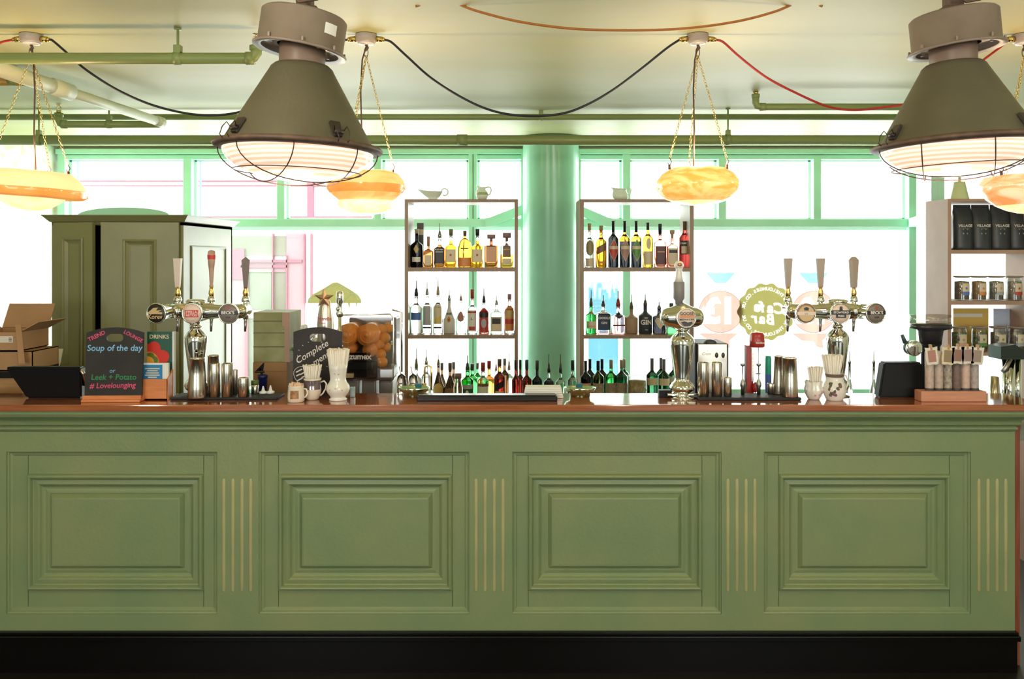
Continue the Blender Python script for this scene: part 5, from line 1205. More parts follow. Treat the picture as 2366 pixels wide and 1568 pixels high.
    if lab:
        g = B(); mats = []
        for i, (sp, v0, v1, aw, c_) in enumerate(lab):
            if LC[c_] not in mats: mats.append(LC[c_])
            g.mi = mats.index(LC[c_]); wd = lambda v: {'rect': 1, 'diamond': 1 - abs(2 * v - 1), 'oval': math.sqrt(max(0, 1 - (2 * v - 1) ** 2)), 'arch': 1 if v < .6 else math.sqrt(max(0, 1 - ((v - .6) / .4) ** 2)), 'slant': 1}[sp]
            nr_ = 12; nc = 8; vs_ = []
            for r_ in range(nr_ + 1):
                v = r_ / nr_
                for c2 in range(nc + 1):
                    u = (2 * c2 / nc - 1) * wd(v) * hw * R(aw); h = (v0 + (v1 - v0) * v) * H + (u * .5 if sp == 'slant' else 0)
                    vs_.append(pt(u, h, 1.015 + .008 * i))
            g.raw(vs_, [(r_ * (nc + 1) + c2, r_ * (nc + 1) + c2 + 1, (r_ + 1) * (nc + 1) + c2 + 1, (r_ + 1) * (nc + 1) + c2) for r_ in range(nr_) for c2 in range(nc)])
        bmesh.ops.remove_doubles(g.bm, verts=g.bm.verts, dist=1e-6)
        lo = g.build('label', mats, t)
        for tx, s_, v, c_ in txt:
            vs_, fs_ = textmesh(tx, s_ * k, bold=.03); g = B(); g.raw([pt(x_, v * H + y_, 1.05 + .008 * len(lab)) for x_, y_, _ in vs_], fs_); g.build('label_lettering', LC[c_], lo)
    return t
zr = 5.86; zq = 5.98
G1 = 'spirits on the top shelf left of the column'
a = dict(base=S1, z=zr, group=G1)
bottle('big black bottle with small gold flame and white label, first on the upper left shelf', 963, 529, 29, 'dark', shape='std', cap=('cap', 'tan', 9), lab=[('rect', .16, .30, 40, 'white'), ('diamond', .40, .66, 24, 'gold')], **a)
o = B().box2((PX(966, zq + .05), zq - .02, S1), (PX(981, zq + .05), zq + .03, PZ(515, zq))).build('bottle_tin', OP('dark olive tin', (.05, .05, .035))); tag(o, 'dark olive gift tin with cream band behind the big black bottle', 'tin')
B().box2((PX(966, zq + .05) - .0005, zq - .021, PZ(543, zq)), (PX(981, zq + .05) + .0005, zq - .0195, PZ(530, zq))).build('cream_band', LC['cream'], o)
bottle('small whisky bottle with a tall copper cap, second on the upper left shelf', 990, 546, 23, 'rum', shape='squat', cap=('cap', 'copper', 20), lab=[('rect', .10, .55, 34, 'cream'), ('slant', .62, .78, 50, 'orange')], **a)
bottle('square whiskey bottle with a black label and grey pourer on the upper left shelf', 1016, 515, 26, 'rum', shape='square', cap=('pour', 'steel', 34), lab=[('rect', .12, .68, 44, 'black'), ('rect', .50, .54, 34, 'grey')], fill=.78, txt=[('OLD No.7', 5, .6, 'white')], **a)
bottle('square bourbon bottle with black cap and white label, left of the round flask', 1042, 529, 26, 'amber', shape='square', cap=('cap', 'olive', 14), lab=[('rect', .16, .56, 44, 'cream'), ('oval', .34, .42, 10, 'red')], fill=.84, **a)
bottle('rounded flask of golden bourbon on the upper left shelf', 1074, 533, 33, 'gold', shape='flask', cap=('cap', 'brown', 10), lab=[('rect', .02, .30, 62, 'orange'), ('rect', .56, .60, 30, 'brown')], **a)
bottle('square bourbon bottle with black cap and white label, right of the round flask', 1103, 529, 26, 'amber', shape='square', cap=('cap', 'black', 14), lab=[('rect', .16, .56, 44, 'cream'), ('oval', .34, .42, 10, 'red')], fill=.84, **a)
bottle('square brown decanter bottle with wide flat stopper and cream label', 1135, 542, 31, 'rum', shape='decanter', cap=('wide', 'mauve', 16), lab=[('rect', .20, .85, 36, 'pinkish')], **a)
bottle('square bottle with T shaped stopper and brown label, last on the upper left shelf', 1171, 538, 31, 'orange', shape='decanter', cap=('wide', 'mauve', 20), lab=[('rect', .12, .34, 34, 'cream'), ('rect', .40, .95, 30, 'brown')], txt=[('patron', 5, .7, 'yellow')], fill=.5, **a)
G2 = 'spirits on the middle shelf left of the column'; a = dict(base=S2, z=zr, group=G2)
bottle('clear vodka bottle with a blue band and black pourer, first on the middle left shelf', 962, 647, 27, 'clear', shape='tall', cap=('pour', 'black', 36), lab=[('rect', .36, .56, 56, 'blue')], **a)
bottle('clear vodka bottle with a lilac grey label and grey pourer', 987, 651, 23, 'clear', shape='tall', cap=('pour', 'steel', 30), lab=[('rect', .22, .72, 50, 'grey'), ('rect', .13, .18, 50, 'black')], **a)
bottle('clear vodka bottle with a cream and yellow label and tall pourer', 1012, 640, 23, 'clear', shape='tall', cap=('pour', 'tan', 40), lab=[('rect', .24, .74, 50, 'cream'), ('slant', .28, .42, 34, 'yellow'), ('rect', .13, .18, 50, 'black')], **a)
bottle('white tapering coconut rum bottle with a small orange palm emblem', 1038, 668, 27, 'clear', shape='champagne', opaque=OP('frosted white glass', (.72, .70, .64), .3), cap=('pour', 'steel', 26), lab=[('oval', .34, .52, 18, 'orange'), ('oval', .38, .46, 10, 'brown')], txt=[('MALIBU', 6.5, .60, 'black')], **a)
bottle('clear bottle with a round pinkish grey badge on the middle left shelf', 1065, 672, 24, 'clear', shape='champagne', cap=('pour', 'mauve', 22), lab=[('oval', .36, .68, 46, 'mauve')], **a)
bottle('clear bottle with a white label and tall red cap on the middle left shelf', 1091, 668, 24, 'clear', shape='tall', cap=('cap', 'red', 20), lab=[('rect', .06, .66, 54, 'white'), ('rect', .58, .63, 54, 'red'), ('rect', .10, .20, 34, 'red')], txt=[('L.', 7, .42, 'black')], **a)
bottle('bottle wrapped in a red and black picture label with black pourer', 1118, 666, 24, 'pinkr', shape='tall', cap=('pour', 'black', 32), lab=[('rect', .03, .80, 60, 'red'), ('rect', .52, .68, 60, 'black'), ('oval', .18, .48, 30, 'grey')], fill=.8, **a)
bottle('squat clear bottle with a beige label and black patch', 1147, 682, 29, 'clear', shape='squat', cap=('pour', 'steel', 22), lab=[('rect', .08, .60, 44, 'cream'), ('rect', .34, .54, 34, 'black')], **a)
bottle('clear bottle with an orange and red label, last on the middle left shelf', 1177, 679, 25, 'clear', shape='tall', cap=('cap', 'mauve', 11), lab=[('rect', .08, .78, 56, 'orange'), ('rect', .28, .42, 56, 'red'), ('rect', .46, .68, 40, 'gold')], **a)
G3 = 'bottles on the back bar left of the column'; zl_ = 5.62
a = dict(base=SB, z=zl_, group=G3)
bottle('clear bottle with a tall black pourer at the left post of the left shelf', 962, 804, 24, 'clear', shape='tall', cap=('pour', 'olive', 46), **a)
bottle('clear bottle with a thin grey pourer behind the brass tap', 985, 806, 22, 'clear', shape='tall', cap=('pour', 'steel', 36), **a)
bottle('dark brown liqueur bottle with a gold arched label on the back bar', 1013, 817, 25, 'brown', shape='champagne', cap=('pour', 'olive', 26), lab=[('arch', .10, .52, 58, 'gold')], **a)
bottle('dark cream liqueur bottle with brown label, right of the gold labelled one', 1040, 838, 29, 'brown', shape='champagne', cap=('cap', 'brown', 16), lab=[('arch', .12, .45, 56, 'brown')], **a)
bottle('green gin bottle with a dark green label and black pourer on the back bar', 1080, 820, 28, 'green', shape='tall', cap=('pour', 'green', 34), lab=[('rect', .12, .42, 58, 'dgreen'), ('rect', .42, .56, 58, 'grey'), ('oval', .22, .38, 14, 'white')], **a)
bottle('bottle with a green and white label and short red cap on the back bar', 1116, 837, 27, 'pgreen', shape='tall', cap=('cap', 'red', 18), lab=[('rect', .08, .50, 60, 'white'), ('rect', .50, .60, 60, 'brown')], **a)
bottle('dark red rum bottle with a black slanted label beside the column', 1154, 829, 26, 'dred', shape='tall', cap=('cap', 'brown', 14), lab=[('rect', .08, .30, 46, 'cream'), ('slant', .36, .54, 54, 'black')], fill=.8, col2='orange', **a)
b_ = dict(base=SB, z=5.80, group=G3)
bottle('second dark brown bottle hidden behind the gold labelled liqueur', 1021, 838, 24, 'brown', shape='champagne', cap=('cap', 'grey', 14), **b_)
bottle('second cream liqueur bottle behind the first one on the back bar', 1048, 836, 25, 'brown', shape='champagne', cap=('cap', 'grey', 14), **b_)
bottle('green bottle just behind the pourer topped gin bottle', 1091, 840, 24, 'green', shape='tall', cap=('cap', 'green', 13), **b_)
bottle('bright green bottle partly hidden by the green and white label', 1103, 838, 18, 'green', shape='tall', cap=('cap', 'grey', 12), **dict(b_, z=5.95))
bottle('orange liqueur bottle with red cap behind the white label bottle', 1130, 833, 24, 'orange', shape='square', cap=('cap', 'red', 16), **b_)
bottle('clear bottle with a slim grey pourer behind the dark rum', 1146, 826, 18, 'clear', shape='tall', cap=('pour', 'steel', 30), **dict(b_, z=5.95))
bottle('dark brown bottle with grey cap right behind the dark rum', 1166, 828, 20, 'brown', shape='tall', cap=('cap', 'grey', 12), **b_)
bottle('clear bottle with a tall thin pourer at the right post of the left shelf', 1176, 813, 20, 'clear', shape='tall', cap=('pour', 'steel', 40), **dict(b_, z=5.95))
k = zl_ / F; t = thing('small_jar', 'small jar with a yellow and pink label between the two bottle groups', 'jar', (PX(1058, 5.4), 5.4, SB)); hh = PZ(862, 5.4) - SB
B().lathe([(1e-6, 0), (10 * k, 0), (11 * k, hh * .55), (7 * k, hh * .8), (7 * k, hh * .85), (1e-6, hh * .85)], 20).build('jar_glass', GL['clear'], t); B().lathe([(8 * k, hh * .85), (8 * k, hh), (1e-6, hh)], 16).build('lid', CAPM['mauve'], t)
G4 = 'dark bottles on the back bar in front of the column'
for px, yt, c_, cp, lb in ((1191, 831, 'dred', ('cap', 'black', 20), 'dark red syrup bottle with black cap, farthest left in front of the column'), (1202, 831, 'dred', ('cap', 'black', 20), 'dark red syrup bottle squeezed second in the row at the column'),
                          (1217, 831, 'dred', ('cap', 'green', 20), 'almost black syrup bottle, third in the row at the column'), (1241, 832, 'dark', ('cap', 'green', 20), 'almost black bottle standing alone before the column middle left'),
                          (1268, 817, 'dark', ('pour', 'black', 42), 'half dark bottle with a white tipped pourer before the column'), (1295, 817, 'pgreen', ('pour', 'black', 42), 'empty looking pale green bottle with pourer before the column'),
                          (1323, 832, 'pgreen', ('cap', 'black', 20), 'pale green bottle with black cap at the right side of the column')):
    bottle(lb, px, yt, 23 if px > 1210 else 17, c_, SB, 5.72 if px == 1202 else 5.55, 'apothecary', cap=cp, fill=.72 if px in (1268,) else 1, group=G4)

G5 = 'spirits on the top shelf right of the column'; a = dict(base=S1, z=zr, group=G5)
bottle('clear bottle with cork and olive oval label, first on the upper right shelf', 1362, 516, 22, 'clear', shape='tall', cap=('cap', 'cork', 14), lab=[('oval', .30, .72, 52, 'olive'), ('rect', .02, .24, 56, 'cream')], **a)
bottle('amber whisky bottle with a slanted brown label and cork', 1389, 521, 25, 'amber', shape='tall', cap=('cap', 'cork', 10), lab=[('slant', .40, .60, 58, 'copper' if 'copper' in LC else 'brown'), ('rect', .10, .16, 44, 'orange')], fill=.62, col2='gold', **a)
for px, dc, cl, c2, wd in ((1417, 'red', 'dark', 'dark', 'red'), (1443.5, 'mauve', 'dark', 'amber', 'pinkish brown'), (1470, 'green', 'dark', 'gold', 'green')):
    bottle('dark wine shaped bottle with a %s diamond label on the upper right shelf' % wd, px, 510, 24, cl, shape='wine', cap=('foil', 'black', 26), lab=[('diamond', .12, .62, 62, 'cream'), ('diamond', .14, .60, 57, dc), ('rect', .39, .46, 52, 'cream')], fill=.56, col2=c2, **a)
bottle('pale amber whisky bottle with dark cap and oval over a beige label', 1497, 514, 24, 'gold', shape='std', cap=('foil', 'green', 17), lab=[('rect', .06, .36, 58, 'cream'), ('oval', .40, .66, 26, 'cream')], fill=.9, **a)
bottle('rose coloured bottle with a dark label and tall black cap on the upper right shelf', 1525, 517, 28, 'pinkr', shape='squat', cap=('cap', 'black', 22), lab=[('rect', .08, .62, 44, 'dark'), ('rect', .44, .47, 30, 'pinkish')], **a)
bottle('rose bottle with a glass stopper and pale label with black stripe', 1553, 531, 26, 'pinkr', shape='squat', cap=('stop', 'tan', 20), lab=[('rect', .10, .66, 44, 'cream'), ('rect', .50, .60, 36, 'black')], **a)
bottle('tall bright red aperitif bottle with olive cap, last on the upper right shelf', 1581, 511, 24, 'red', shape='std', cap=('foil', 'olive', 20), lab=[('rect', .28, .58, 56, 'black'), ('rect', .30, .46, 44, 'cream')], txt=[('CAMPARI', 5.5, .52, 'white')], **a)
G6 = 'gins on the middle shelf right of the column'; a = dict(base=S2, z=zr, group=G6)
bottle('green gin bottle with an orange seal, first on the middle right shelf', 1366, 669, 25, 'green', shape='std', cap=('pour', 'green', 36), lab=[('rect', .18, .44, 58, 'cream'), ('oval', .68, .82, 22, 'orange'), ('rect', .24, .28, 58, 'pinkish')], **a)
bottle('squat clear gin bottle with a navy label on the middle right shelf', 1394, 681, 34, 'pink', shape='squat', cap=('pour', 'green', 26), lab=[('rect', .14, .74, 42, 'navy')], txt=[('BOODLES', 7, .58, 'white'), ('GIN', 7, .40, 'white')], fill=.10, **a)
bottle('pink gin bottle with a black diamond on its shoulder', 1428.5, 671, 31, 'pink', shape='square', cap=('pour', 'red', 36), lab=[('diamond', .54, .84, 44, 'black'), ('rect', .28, .34, 44, 'dark')], fill=.62, **a)
bottle('tan stoneware gin bottle on the middle right shelf', 1459, 679, 29, 'clear', shape='round', opaque=pbr('tan stoneware', (.42, .28, .18), .5, var=.08), cap=('pour', 'brown', 34), lab=[], **a)
bottle('dark grey stoneware bottle lettered GIN on the middle right shelf', 1491, 679, 31, 'clear', shape='round', opaque=pbr('dark grey stoneware', (.045, .055, .065), .4), cap=('pour', 'brown', 26), lab=[('rect', .34, .37, 12, 'grey')], txt=[('GIN', 15, .40, 'white'), ('DRY', 4, .56, 'white'), ('70cl', 4, .14, 'grey')], **a)
bottle('dark apothecary gin bottle with a cream diamond label', 1523, 697, 30, 'dark', shape='apothecary', cap=('pour', 'grey', 16), lab=[('diamond', .18, .86, 52, 'cream')], **a)
bottle('bright green bottle mostly hidden behind the single beer tap', 1551, 700, 24, 'green', shape='square', cap=('cap', 'green', 14), lab=[('slant', .30, .44, 50, 'white')], **a)
G7 = 'wine bottles on the back bar right of the column'; a = dict(base=SB, z=5.60, group=G7); b_ = dict(base=SB, z=5.76, group=G7)
W_ = [('rect', .08, .47, 64, 'art')]
bottle('dark wine bottle with painted label, first right of the column', 1353, 833, 25, 'dark', shape='wine', cap=('foil', 'black', 22), lab=[('rect', .08, .47, 64, 'pinkish')], **a)
bottle('olive wine bottle with painted label and blue black foil, second right of the column', 1382, 833, 27, 'olive', shape='wine', cap=('foil', 'navy', 22), lab=W_, **a)
bottle('green wine bottle with a tan and orange screw cap', 1412, 831, 27, 'green', shape='wine', cap=('foil', 'tan', 20), lab=W_, **a)
bottle('dark green wine bottle with a tan screw cap, left of the sweet jar', 1436, 831, 27, 'dgreen', shape='wine', cap=('foil', 'tan', 20), lab=W_, **a)
bottle('dark wine bottle peeping between the first and second painted labels', 1363, 829, 24, 'dark', shape='wine', cap=('foil', 'navy', 22), **b_)
bottle('dark wine bottle peeping between the second and third painted labels', 1391, 829, 24, 'dark', shape='wine', cap=('foil', 'navy', 22), **b_)
bottle('dark green wine bottle directly behind the one left of the sweet jar', 1442, 829, 24, 'dgreen', shape='wine', cap=('foil', 'tan', 20), **b_)
bottle('wine bottle with long grey foil and cream band label, right of the sweet jar', 1506.5, 827, 26, 'dgreen', shape='wine', cap=('foil', 'grey', 28), lab=[('rect', .40, .56, 64, 'cream')], **a)
bottle('wine bottle with grey foil and cream band label, left of the single beer tap', 1534, 829, 26, 'dgreen', shape='wine', cap=('foil', 'grey', 28), lab=[('rect', .40, .56, 64, 'cream')], **a)
bottle('wine bottle with a dull red foil behind the single beer tap', 1557, 829, 24, 'dgreen', shape='wine', cap=('foil', 'mauve', 24), lab=[('rect', .40, .56, 64, 'white')], **b_)
bottle('wine bottle with grey foil between the two cream banded ones', 1527, 826, 22, 'dgreen', shape='wine', cap=('foil', 'grey', 24), **b_)
z = 5.55; k = z / F; hh = PZ(868, z) - SB
t = thing('sweet_jar', 'lidded glass jar of mixed brown sweets among the wine bottles', 'jar', (PX(1472, z), z, SB))
B().lathe([(20 * k, .0), (21 * k, .002), (21 * k, hh), (20.4 * k, hh), (20.4 * k, .003)], 28, cap=False).build('jar_glass', pane_mat('thin jar glass', (.92, .94, .93), .10), t)
B().lathe([(21 * k, hh), (22 * k, hh + .004), (20 * k, hh + .012), (6 * k, hh + .018), (5 * k, hh + .03), (7 * k, hh + .035), (7 * k, hh + .042), (1e-6, hh + .043)], 28).build('lid', pane_mat('thin lid glass', (.88, .9, .88), .15), t)
o = B().lathe([(1e-6, .004), (20 * k, .004), (20 * k, hh * .82), (1e-6, hh * .84)], 28).build('mixed_sweets', pbr('mixed brown sweets', (.35, .14, .06), .6, vscale=55, col2=(.50, .38, .12), bump=.6, bscale=60)); o.location = (PX(1472, z), z, SB); tag(o, 'mixed brown and green sweets filling the lidded glass jar', 'sweets', kind='stuff')

# ------------------------------------------------------------------ china on top of the shelf units
z = 5.84; k = z / F
t = thing('gravy_boat', 'pale green white gravy boat on top of the left shelf unit', 'gravy boat', (PX(1000, z), z, ST))
def spouted(t, prof, ls, spout, k, name, mat):
    g = B(); g.lathe([(max(1e-6, a * k), b_ * k) for a, b_ in prof], 36, cap=False)
    top = prof[-1][1] * k
    for v in g.bm.verts:
        f_ = max(0, v.co.z / top); v.co.x *= ls
        if v.co.x < 0: s_ = f_ ** 3 * (abs(v.co.x) / (prof[-1][0] * k * ls)) ** 2; v.co.x -= spout[0] * k * s_; v.co.z += spout[1] * k * s_; v.co.y *= 1 - .65 * s_
    return g.build(name, mat, t, fixn=False)
CH = pbr('pale green white china', (.82, .88, .80), .15, coat=.4)
spouted(t, [(0, 0), (11, 0), (11, 2), (8, 3), (14, 10), (18, 19), (19, 20), (17.5, 19.5), (13, 10), (0, 4)][:7], 1.25, (16, 7), k, 'boat_body', CH)
g = B(); g.tube([((24 + 8 * cos(a)) * k + .01, 0, (19 + 8 * sin(a)) * k) for a in [R(-120 + 24 * i) for i in range(13)]], 1.7 * k, 8); g.build('handle', CH, t)
t = thing('milk_jug', 'small round white jug with green flowers on the left shelf unit', 'jug', (PX(1114, z), z, ST))
spouted(t, [(0, 0), (8, 0), (12, 5), (14, 12), (12, 19), (8, 24), (9, 30)], 1., (5, 5), k, 'jug_body', CH)
g = B(); g.tube([(a_ * k, 0, b2 * k) for a_, b2 in ((8, 29), (14, 31), (20, 29), (21, 22), (18, 14), (13, 12))], 1.7 * k, 8); g.build('handle', CH, t)
B().lathe([(14.2 * k, 12 * k), (13.6 * k, 15 * k), (12.6 * k, 18 * k)], 30, cap=False).build('flower_band', pbr('faded flower band', (.35, .42, .22), .4, vscale=120, col2=(.55, .5, .25)), t)
t = thing('creamer', 'wide white creamer jug on top of the right shelf unit', 'jug', (PX(1434, z), z, ST))
spouted(t, [(0, 0), (12, 0), (17, 5), (18, 12), (14, 19), (13, 24), (15, 26)], 1., (10, 4), k, 'jug_body', CH)
g = B(); g.tube([(a_ * k, 0, b2 * k) for a_, b2 in ((13, 25), (20, 29), (24, 24), (21, 14), (16, 10))], 1.7 * k, 8); g.build('handle', CH, t)
t = thing('china_bowl', 'pale green bowl mostly hidden by the round amber lamp on the right shelf unit', 'bowl', (PX(1552, z), z, ST))
B().lathe([(a_ * k, b2 * k) for a_, b2 in ((1e-6, 0), (12, 0), (14, 3), (22, 16), (23, 20), (21, 19), (1e-6, 5))], 30, cap=False).build('bowl_body', CH, t)

# ------------------------------------------------------------------ right hand shelf unit: coffee bags and jars
z = 4.5; k = z / F
shelf_unit('tall pinkish brown shelf unit of jars and coffee bags at the right edge', 2190, 2392, 459, z, .24, [(577, 586), (695, 704), (814, 822)], 8, 0, mat=pbr('pinkish brown shelf board', (.40, .25, .18), .5, vscale=5, col2=(.46, .30, .22)))
R0 = PZ(577, z) + .0005; R1 = PZ(695, z) + .0005; R2 = PZ(814, z) + .0005; RT = PZ(459, z) + .0005; zz_ = z + .10; kk = zz_ / F
BAG = pbr('matt black coffee bag', (.04, .045, .05), .38, var=.25, vscale=14, bump=.25, bscale=18)
wn = ('crumpled one at the left end', 'second from the left', 'third from the left', 'the one at the photo edge')
for i, px in enumerate((2222, 2264, 2307, 2350)):
    t = thing('coffee_bag', 'black coffee bag on the top shelf at right, ' + wn[i], 'coffee bag', (PX(px, zz_), zz_, R0), 0, 'black coffee bags')
    w_ = 20 * kk; H = 104 * kk; g = B()
    rings = [(0, 1, 1), (.06, 1, 1.02), (.45, .99, 1.05), (.75, .98, .7), (.92, 1, .15), (1, 1, .08)]
    vs_ = []
    for h, sx, sy in rings:
        for a_, b2 in ((-1, -.8), (-.5, -1), (0, -1.08), (.5, -1), (1, -.8), (1, .8), (0, 1), (-1, .8)): vs_.append((a_ * w_ * sx, b2 * .035 * sy, h * H))
    n8 = 8; g.raw(vs_, [(r_ * n8 + c_, r_ * n8 + (c_ + 1) % n8, (r_ + 1) * n8 + (c_ + 1) % n8, (r_ + 1) * n8 + c_) for r_ in range(5) for c_ in range(n8)] + [tuple(range(7, -1, -1)), tuple(range(40, 48))])
    bo = g.build('bag_body', BAG, t)
    for f_ in bo.data.polygons: f_.use_smooth = True
    g = B(); letter(g, 'VILLAGE', 8.5 * kk, 0, H * .53, -.0385, bold=.02); letter(g, 'coffee', 5 * kk, 0, H * .46, -.0385); letter(g, 'blend', 5 * kk, 0, H * .36, -.0385); g.build('bag_lettering', LC['white'], bo)
def jar(label, px, zj, base, ytop, content, lcol, acc, grp):
    k = zj / F; H = PZ(ytop, zj) - base; t = thing('storage_jar', label, 'jar', (PX(px, zj), zj, base), 0, grp); r = 16.5 * k
    B().lathe([(r * .9, 0), (r, .003), (r, H * .84), (r * .9, H * .9), (r * .92, H * .94), (r * .88, H * .94), (r * .86, H * .9), (r * .95, H * .84), (r * .95, .004)], 28, cap=False).build('jar_glass', pane_mat('thin jar glass', (.92, .94, .93), .10), t)
    B().lathe([(1e-6, .004), (r * .93, .005), (r * .93, H * .76), (1e-6, H * .80)], 24).build('jar_contents', content, t)
    B().lathe([(r * .9, H * .93), (r * 1.12, H * .95), (r * 1.12, H), (1e-6, H)], 28).build('lid', pbr('grey brown lid', (.34, .27, .22), .4), t)
    g = B(); vs_ = []
    for v in (.25, .78):
        for q in range(7): a_ = R(-90 + 10 + (q - 3) * 11); vs_.append((r * 1.02 * cos(a_), r * 1.02 * sin(a_), v * H * .9))
    g.raw(vs_, [(q, q + 1, q + 8, q + 7) for q in range(6)]); lo = g.build('label', LC[lcol], t)
    g = B(); vs_ = []
    for v in (.25, .40):
        for q in range(7): a_ = R(-90 + 10 + (q - 3) * 11); vs_.append((r * 1.04 * cos(a_), r * 1.04 * sin(a_), v * H * .9))
    g.raw(vs_, [(q, q + 1, q + 8, q + 7) for q in range(6)]); g.ball((r * 1.04 * cos(R(-83)), r * 1.04 * sin(R(-83)), H * .5), r * .16, (1, .2, 1), 8, 6); g.build('label_print', LC[acc], lo)
TEA = [pbr('dried tea %d' % i, c, .8, vscale=60, col2=c2, bump=.5, bscale=80) for i, (c, c2) in enumerate((((.16, .11, .08), (.30, .22, .16)), ((.30, .15, .05), (.48, .28, .12)), ((.40, .36, .30), (.20, .17, .14)), ((.22, .13, .12), (.45, .35, .30)), ((.05, .05, .03), (.20, .24, .06)), ((.14, .10, .08), (.26, .20, .15))))]
for i, (px, ac, w_) in enumerate(((2222, 'blue', 'blue printed'), (2261, 'orange', 'orange printed'), (2301, 'grey', 'plain grey'), (2343, 'red', 'red printed'))):
    jar('glass tea jar with a %s label on the middle shelf at right' % w_, px, 4.56, R1, 637, TEA[i], 'cream', ac, 'tea jars on the middle shelf')
for i, (px, ac, w_) in enumerate(((2216, 'pinkish', 'peach printed'), (2262, 'green', 'leaf green printed'), (2306, 'olive', 'olive printed'), (2349, 'grey', 'pale grey printed'))):
    jar('dark glass jar with a %s label on the lowest shelf at right' % w_, px, 4.56, R2, 754, TEA[(4, 4, 5, 5)[i]], 'cream', ac, 'dark jars on the lowest shelf')
t = B().lathe([(a_ * k, b2 * k) for a_, b2 in ((1e-6, 0), (21, 0), (21, 2), (19, 8), (13, 36), (12, 42), (3, 44), (3, 54), (1e-6, 55))], 28, Matrix.Translation((PX(2217, z + .1), z + .1, RT))).build('enamel_bell_shade', pbr('pale green enamel', (.62, .70, .40), .25)); tag(t, 'pale green bell shaped lamp shade on top of the right shelf unit', 'lamp shade')
o = B().box2((PX(2289, z + .12), z + .12, RT), (PX(2301, z + .12), z + .14, PZ(432, z + .12))).build('wooden_picture_block', CAPM['mauve']); tag(o, 'small mauve brown block behind the salmon bowl lamp on the right shelf unit', 'block')
zc_ = z + .2
o = B().box2((PX(2203, zc_), zc_, R2), (PX(2284, zc_), zc_ + .004, PZ(712, zc_))).build('yellow_card', pbr('yellow card', (.75, .50, .12), .6)); tag(o, 'yellow printed card standing behind the dark jars at right', 'card')
B().box2((PX(2203, zc_), zc_ - .001, PZ(732, zc_)), (PX(2270, zc_), zc_ - .0002, PZ(724, zc_))).build('white_print', LC['white'], o)
o = B().box2((PX(2296, zc_), zc_, R2), (PX(2340, zc_), zc_ + .004, PZ(713, zc_))).build('blue_white_card', pbr('pale blue card', (.55, .62, .78), .6)); tag(o, 'pale blue card behind the dark jars near the photo edge', 'card')
# far right bottle things on the counter back
for px, lb in ((1963, 'left'), (2019, 'right')):
    z = 3.75; k = z / F; t = thing('sauce_bottle', 'small clear bottle with red contents and spout, %s one behind the floral jug' % lb, 'bottle', (PX(px, z), z, BT), 0, 'small spouted bottles'); h_ = PZ(840, z) - BT
    B().lathe([(1e-6, 0), (8 * k, 0), (9 * k, h_ * .55), (3 * k, h_ * .72), (2.5 * k, h_), (1e-6, h_)], 16).build('bottle_glass', GL['clear'], t)
    g = B(); g.lathe([(3 * k, h_), (3.4 * k, h_ + 5 * k), (1 * k, h_ + 9 * k), (.7 * k, h_ + 30 * k), (1e-6, h_ + 30 * k)], 12); g.build('spout', STEELD, t)
z = 3.75; k = z / F
for i, (px, c_) in enumerate(((1972, (.75, .18, .04)), (1978, (.55, .08, .05)))):
    o = B().lathe([(1e-6, 0), (5 * k, 0), (6 * k, .10), (1.5 * k, .15), (1e-6, .152)], 14, Matrix.Translation((PX(px, z), z + .03 * i, BT))).build('dropper_bottle', glass('bitters %d' % i, c_)); tag(o, '%s glass dropper bottle beside the small spouted bottles' % ('orange' if i == 0 else 'dark red'), 'bottle')

# ------------------------------------------------------------------ stickers on the panes, posters
zs = WZ + .016; ks = zs / F
def scallop(r, n, amp, m=120): return [((r * (1 + amp * cos(n * 2 * pi * i / m))) * cos(2 * pi * i / m), (r * (1 + amp * cos(n * 2 * pi * i / m))) * sin(2 * pi * i / m)) for i in range(m)]
OLV = vinyl('olive vinyl', (.32, .305, .17), .85); WHV = vinyl('white vinyl', (.95, .95, .95), .9)
def circ_text(g, txt, r, a0, a1, size, y, flip):
    n = len(txt)
    for i, ch in enumerate(txt):
        if ch == ' ': continue
        a = a0 + (a1 - a0) * i / (n - 1); letter(g, ch, size, r * cos(a), r * sin(a), y, rot=a + (pi / 2 if flip else -pi / 2), mirror=True, bold=.015)
t = thing('round_window_sticker', 'olive round scalloped window sticker with mirrored white lettering', 'window sticker', (PX(1770, zs), zs, PZ(720, zs)))
cuts = [B(), B()]
for a0, a1, fl in ((12, 168, False), (-12, -168, True)):
    for par in (0, 1): circ_text(cuts[par], ''.join(c_ if i % 2 == par else ' ' for i, c_ in enumerate('WWW.THELOUNGES.CO.UK')), 53 * ks, R(a0), R(a1), 10.5 * ks, 0, fl)
for wd_, sz, x0, z0, adv in (('Cafe', 34, 32, 6, (21, 18, 11, 0)), ('Bar', 33, 12, -19, (20, 17, 0))):
    x_ = x0
    for i, ch in enumerate(wd_):
        g = B(); letter(g, ch, sz * ks, x_ * ks, (z0 + (x0 - x_) * .10) * ks, 0, rot=R(-6), mirror=True, shear=.2, bold=.03); cuts.append(g); x_ -= adv[i]
film('vinyl_disc', OLV, t, lambda x, z: math.hypot(x, z) < 65 * ks * (1 + .035 * cos(14 * math.atan2(z, x))), 68 * ks, .55 * ks, cuts)
t = thing('arched_window_sticker', 'olive arched window sticker with a white line behind the copper star', 'window sticker', (PX(773, zs), zs, PZ(700, zs)))
ac = [(-62, 0), (-60, 10), (-50, 20), (-28, 32), (-12, 42), (-4, 47), (6, 48), (16, 43), (38, 30), (54, 19), (61, 8), (62, 0), (52, 0), (51, -12), (49, 0), (36, 0), (34, -14), (31, 0)]
B().prism([(a_ * ks, b2 * ks) for a_, b2 in ac], -.001, .001).build('vinyl_arch', OLV, t)
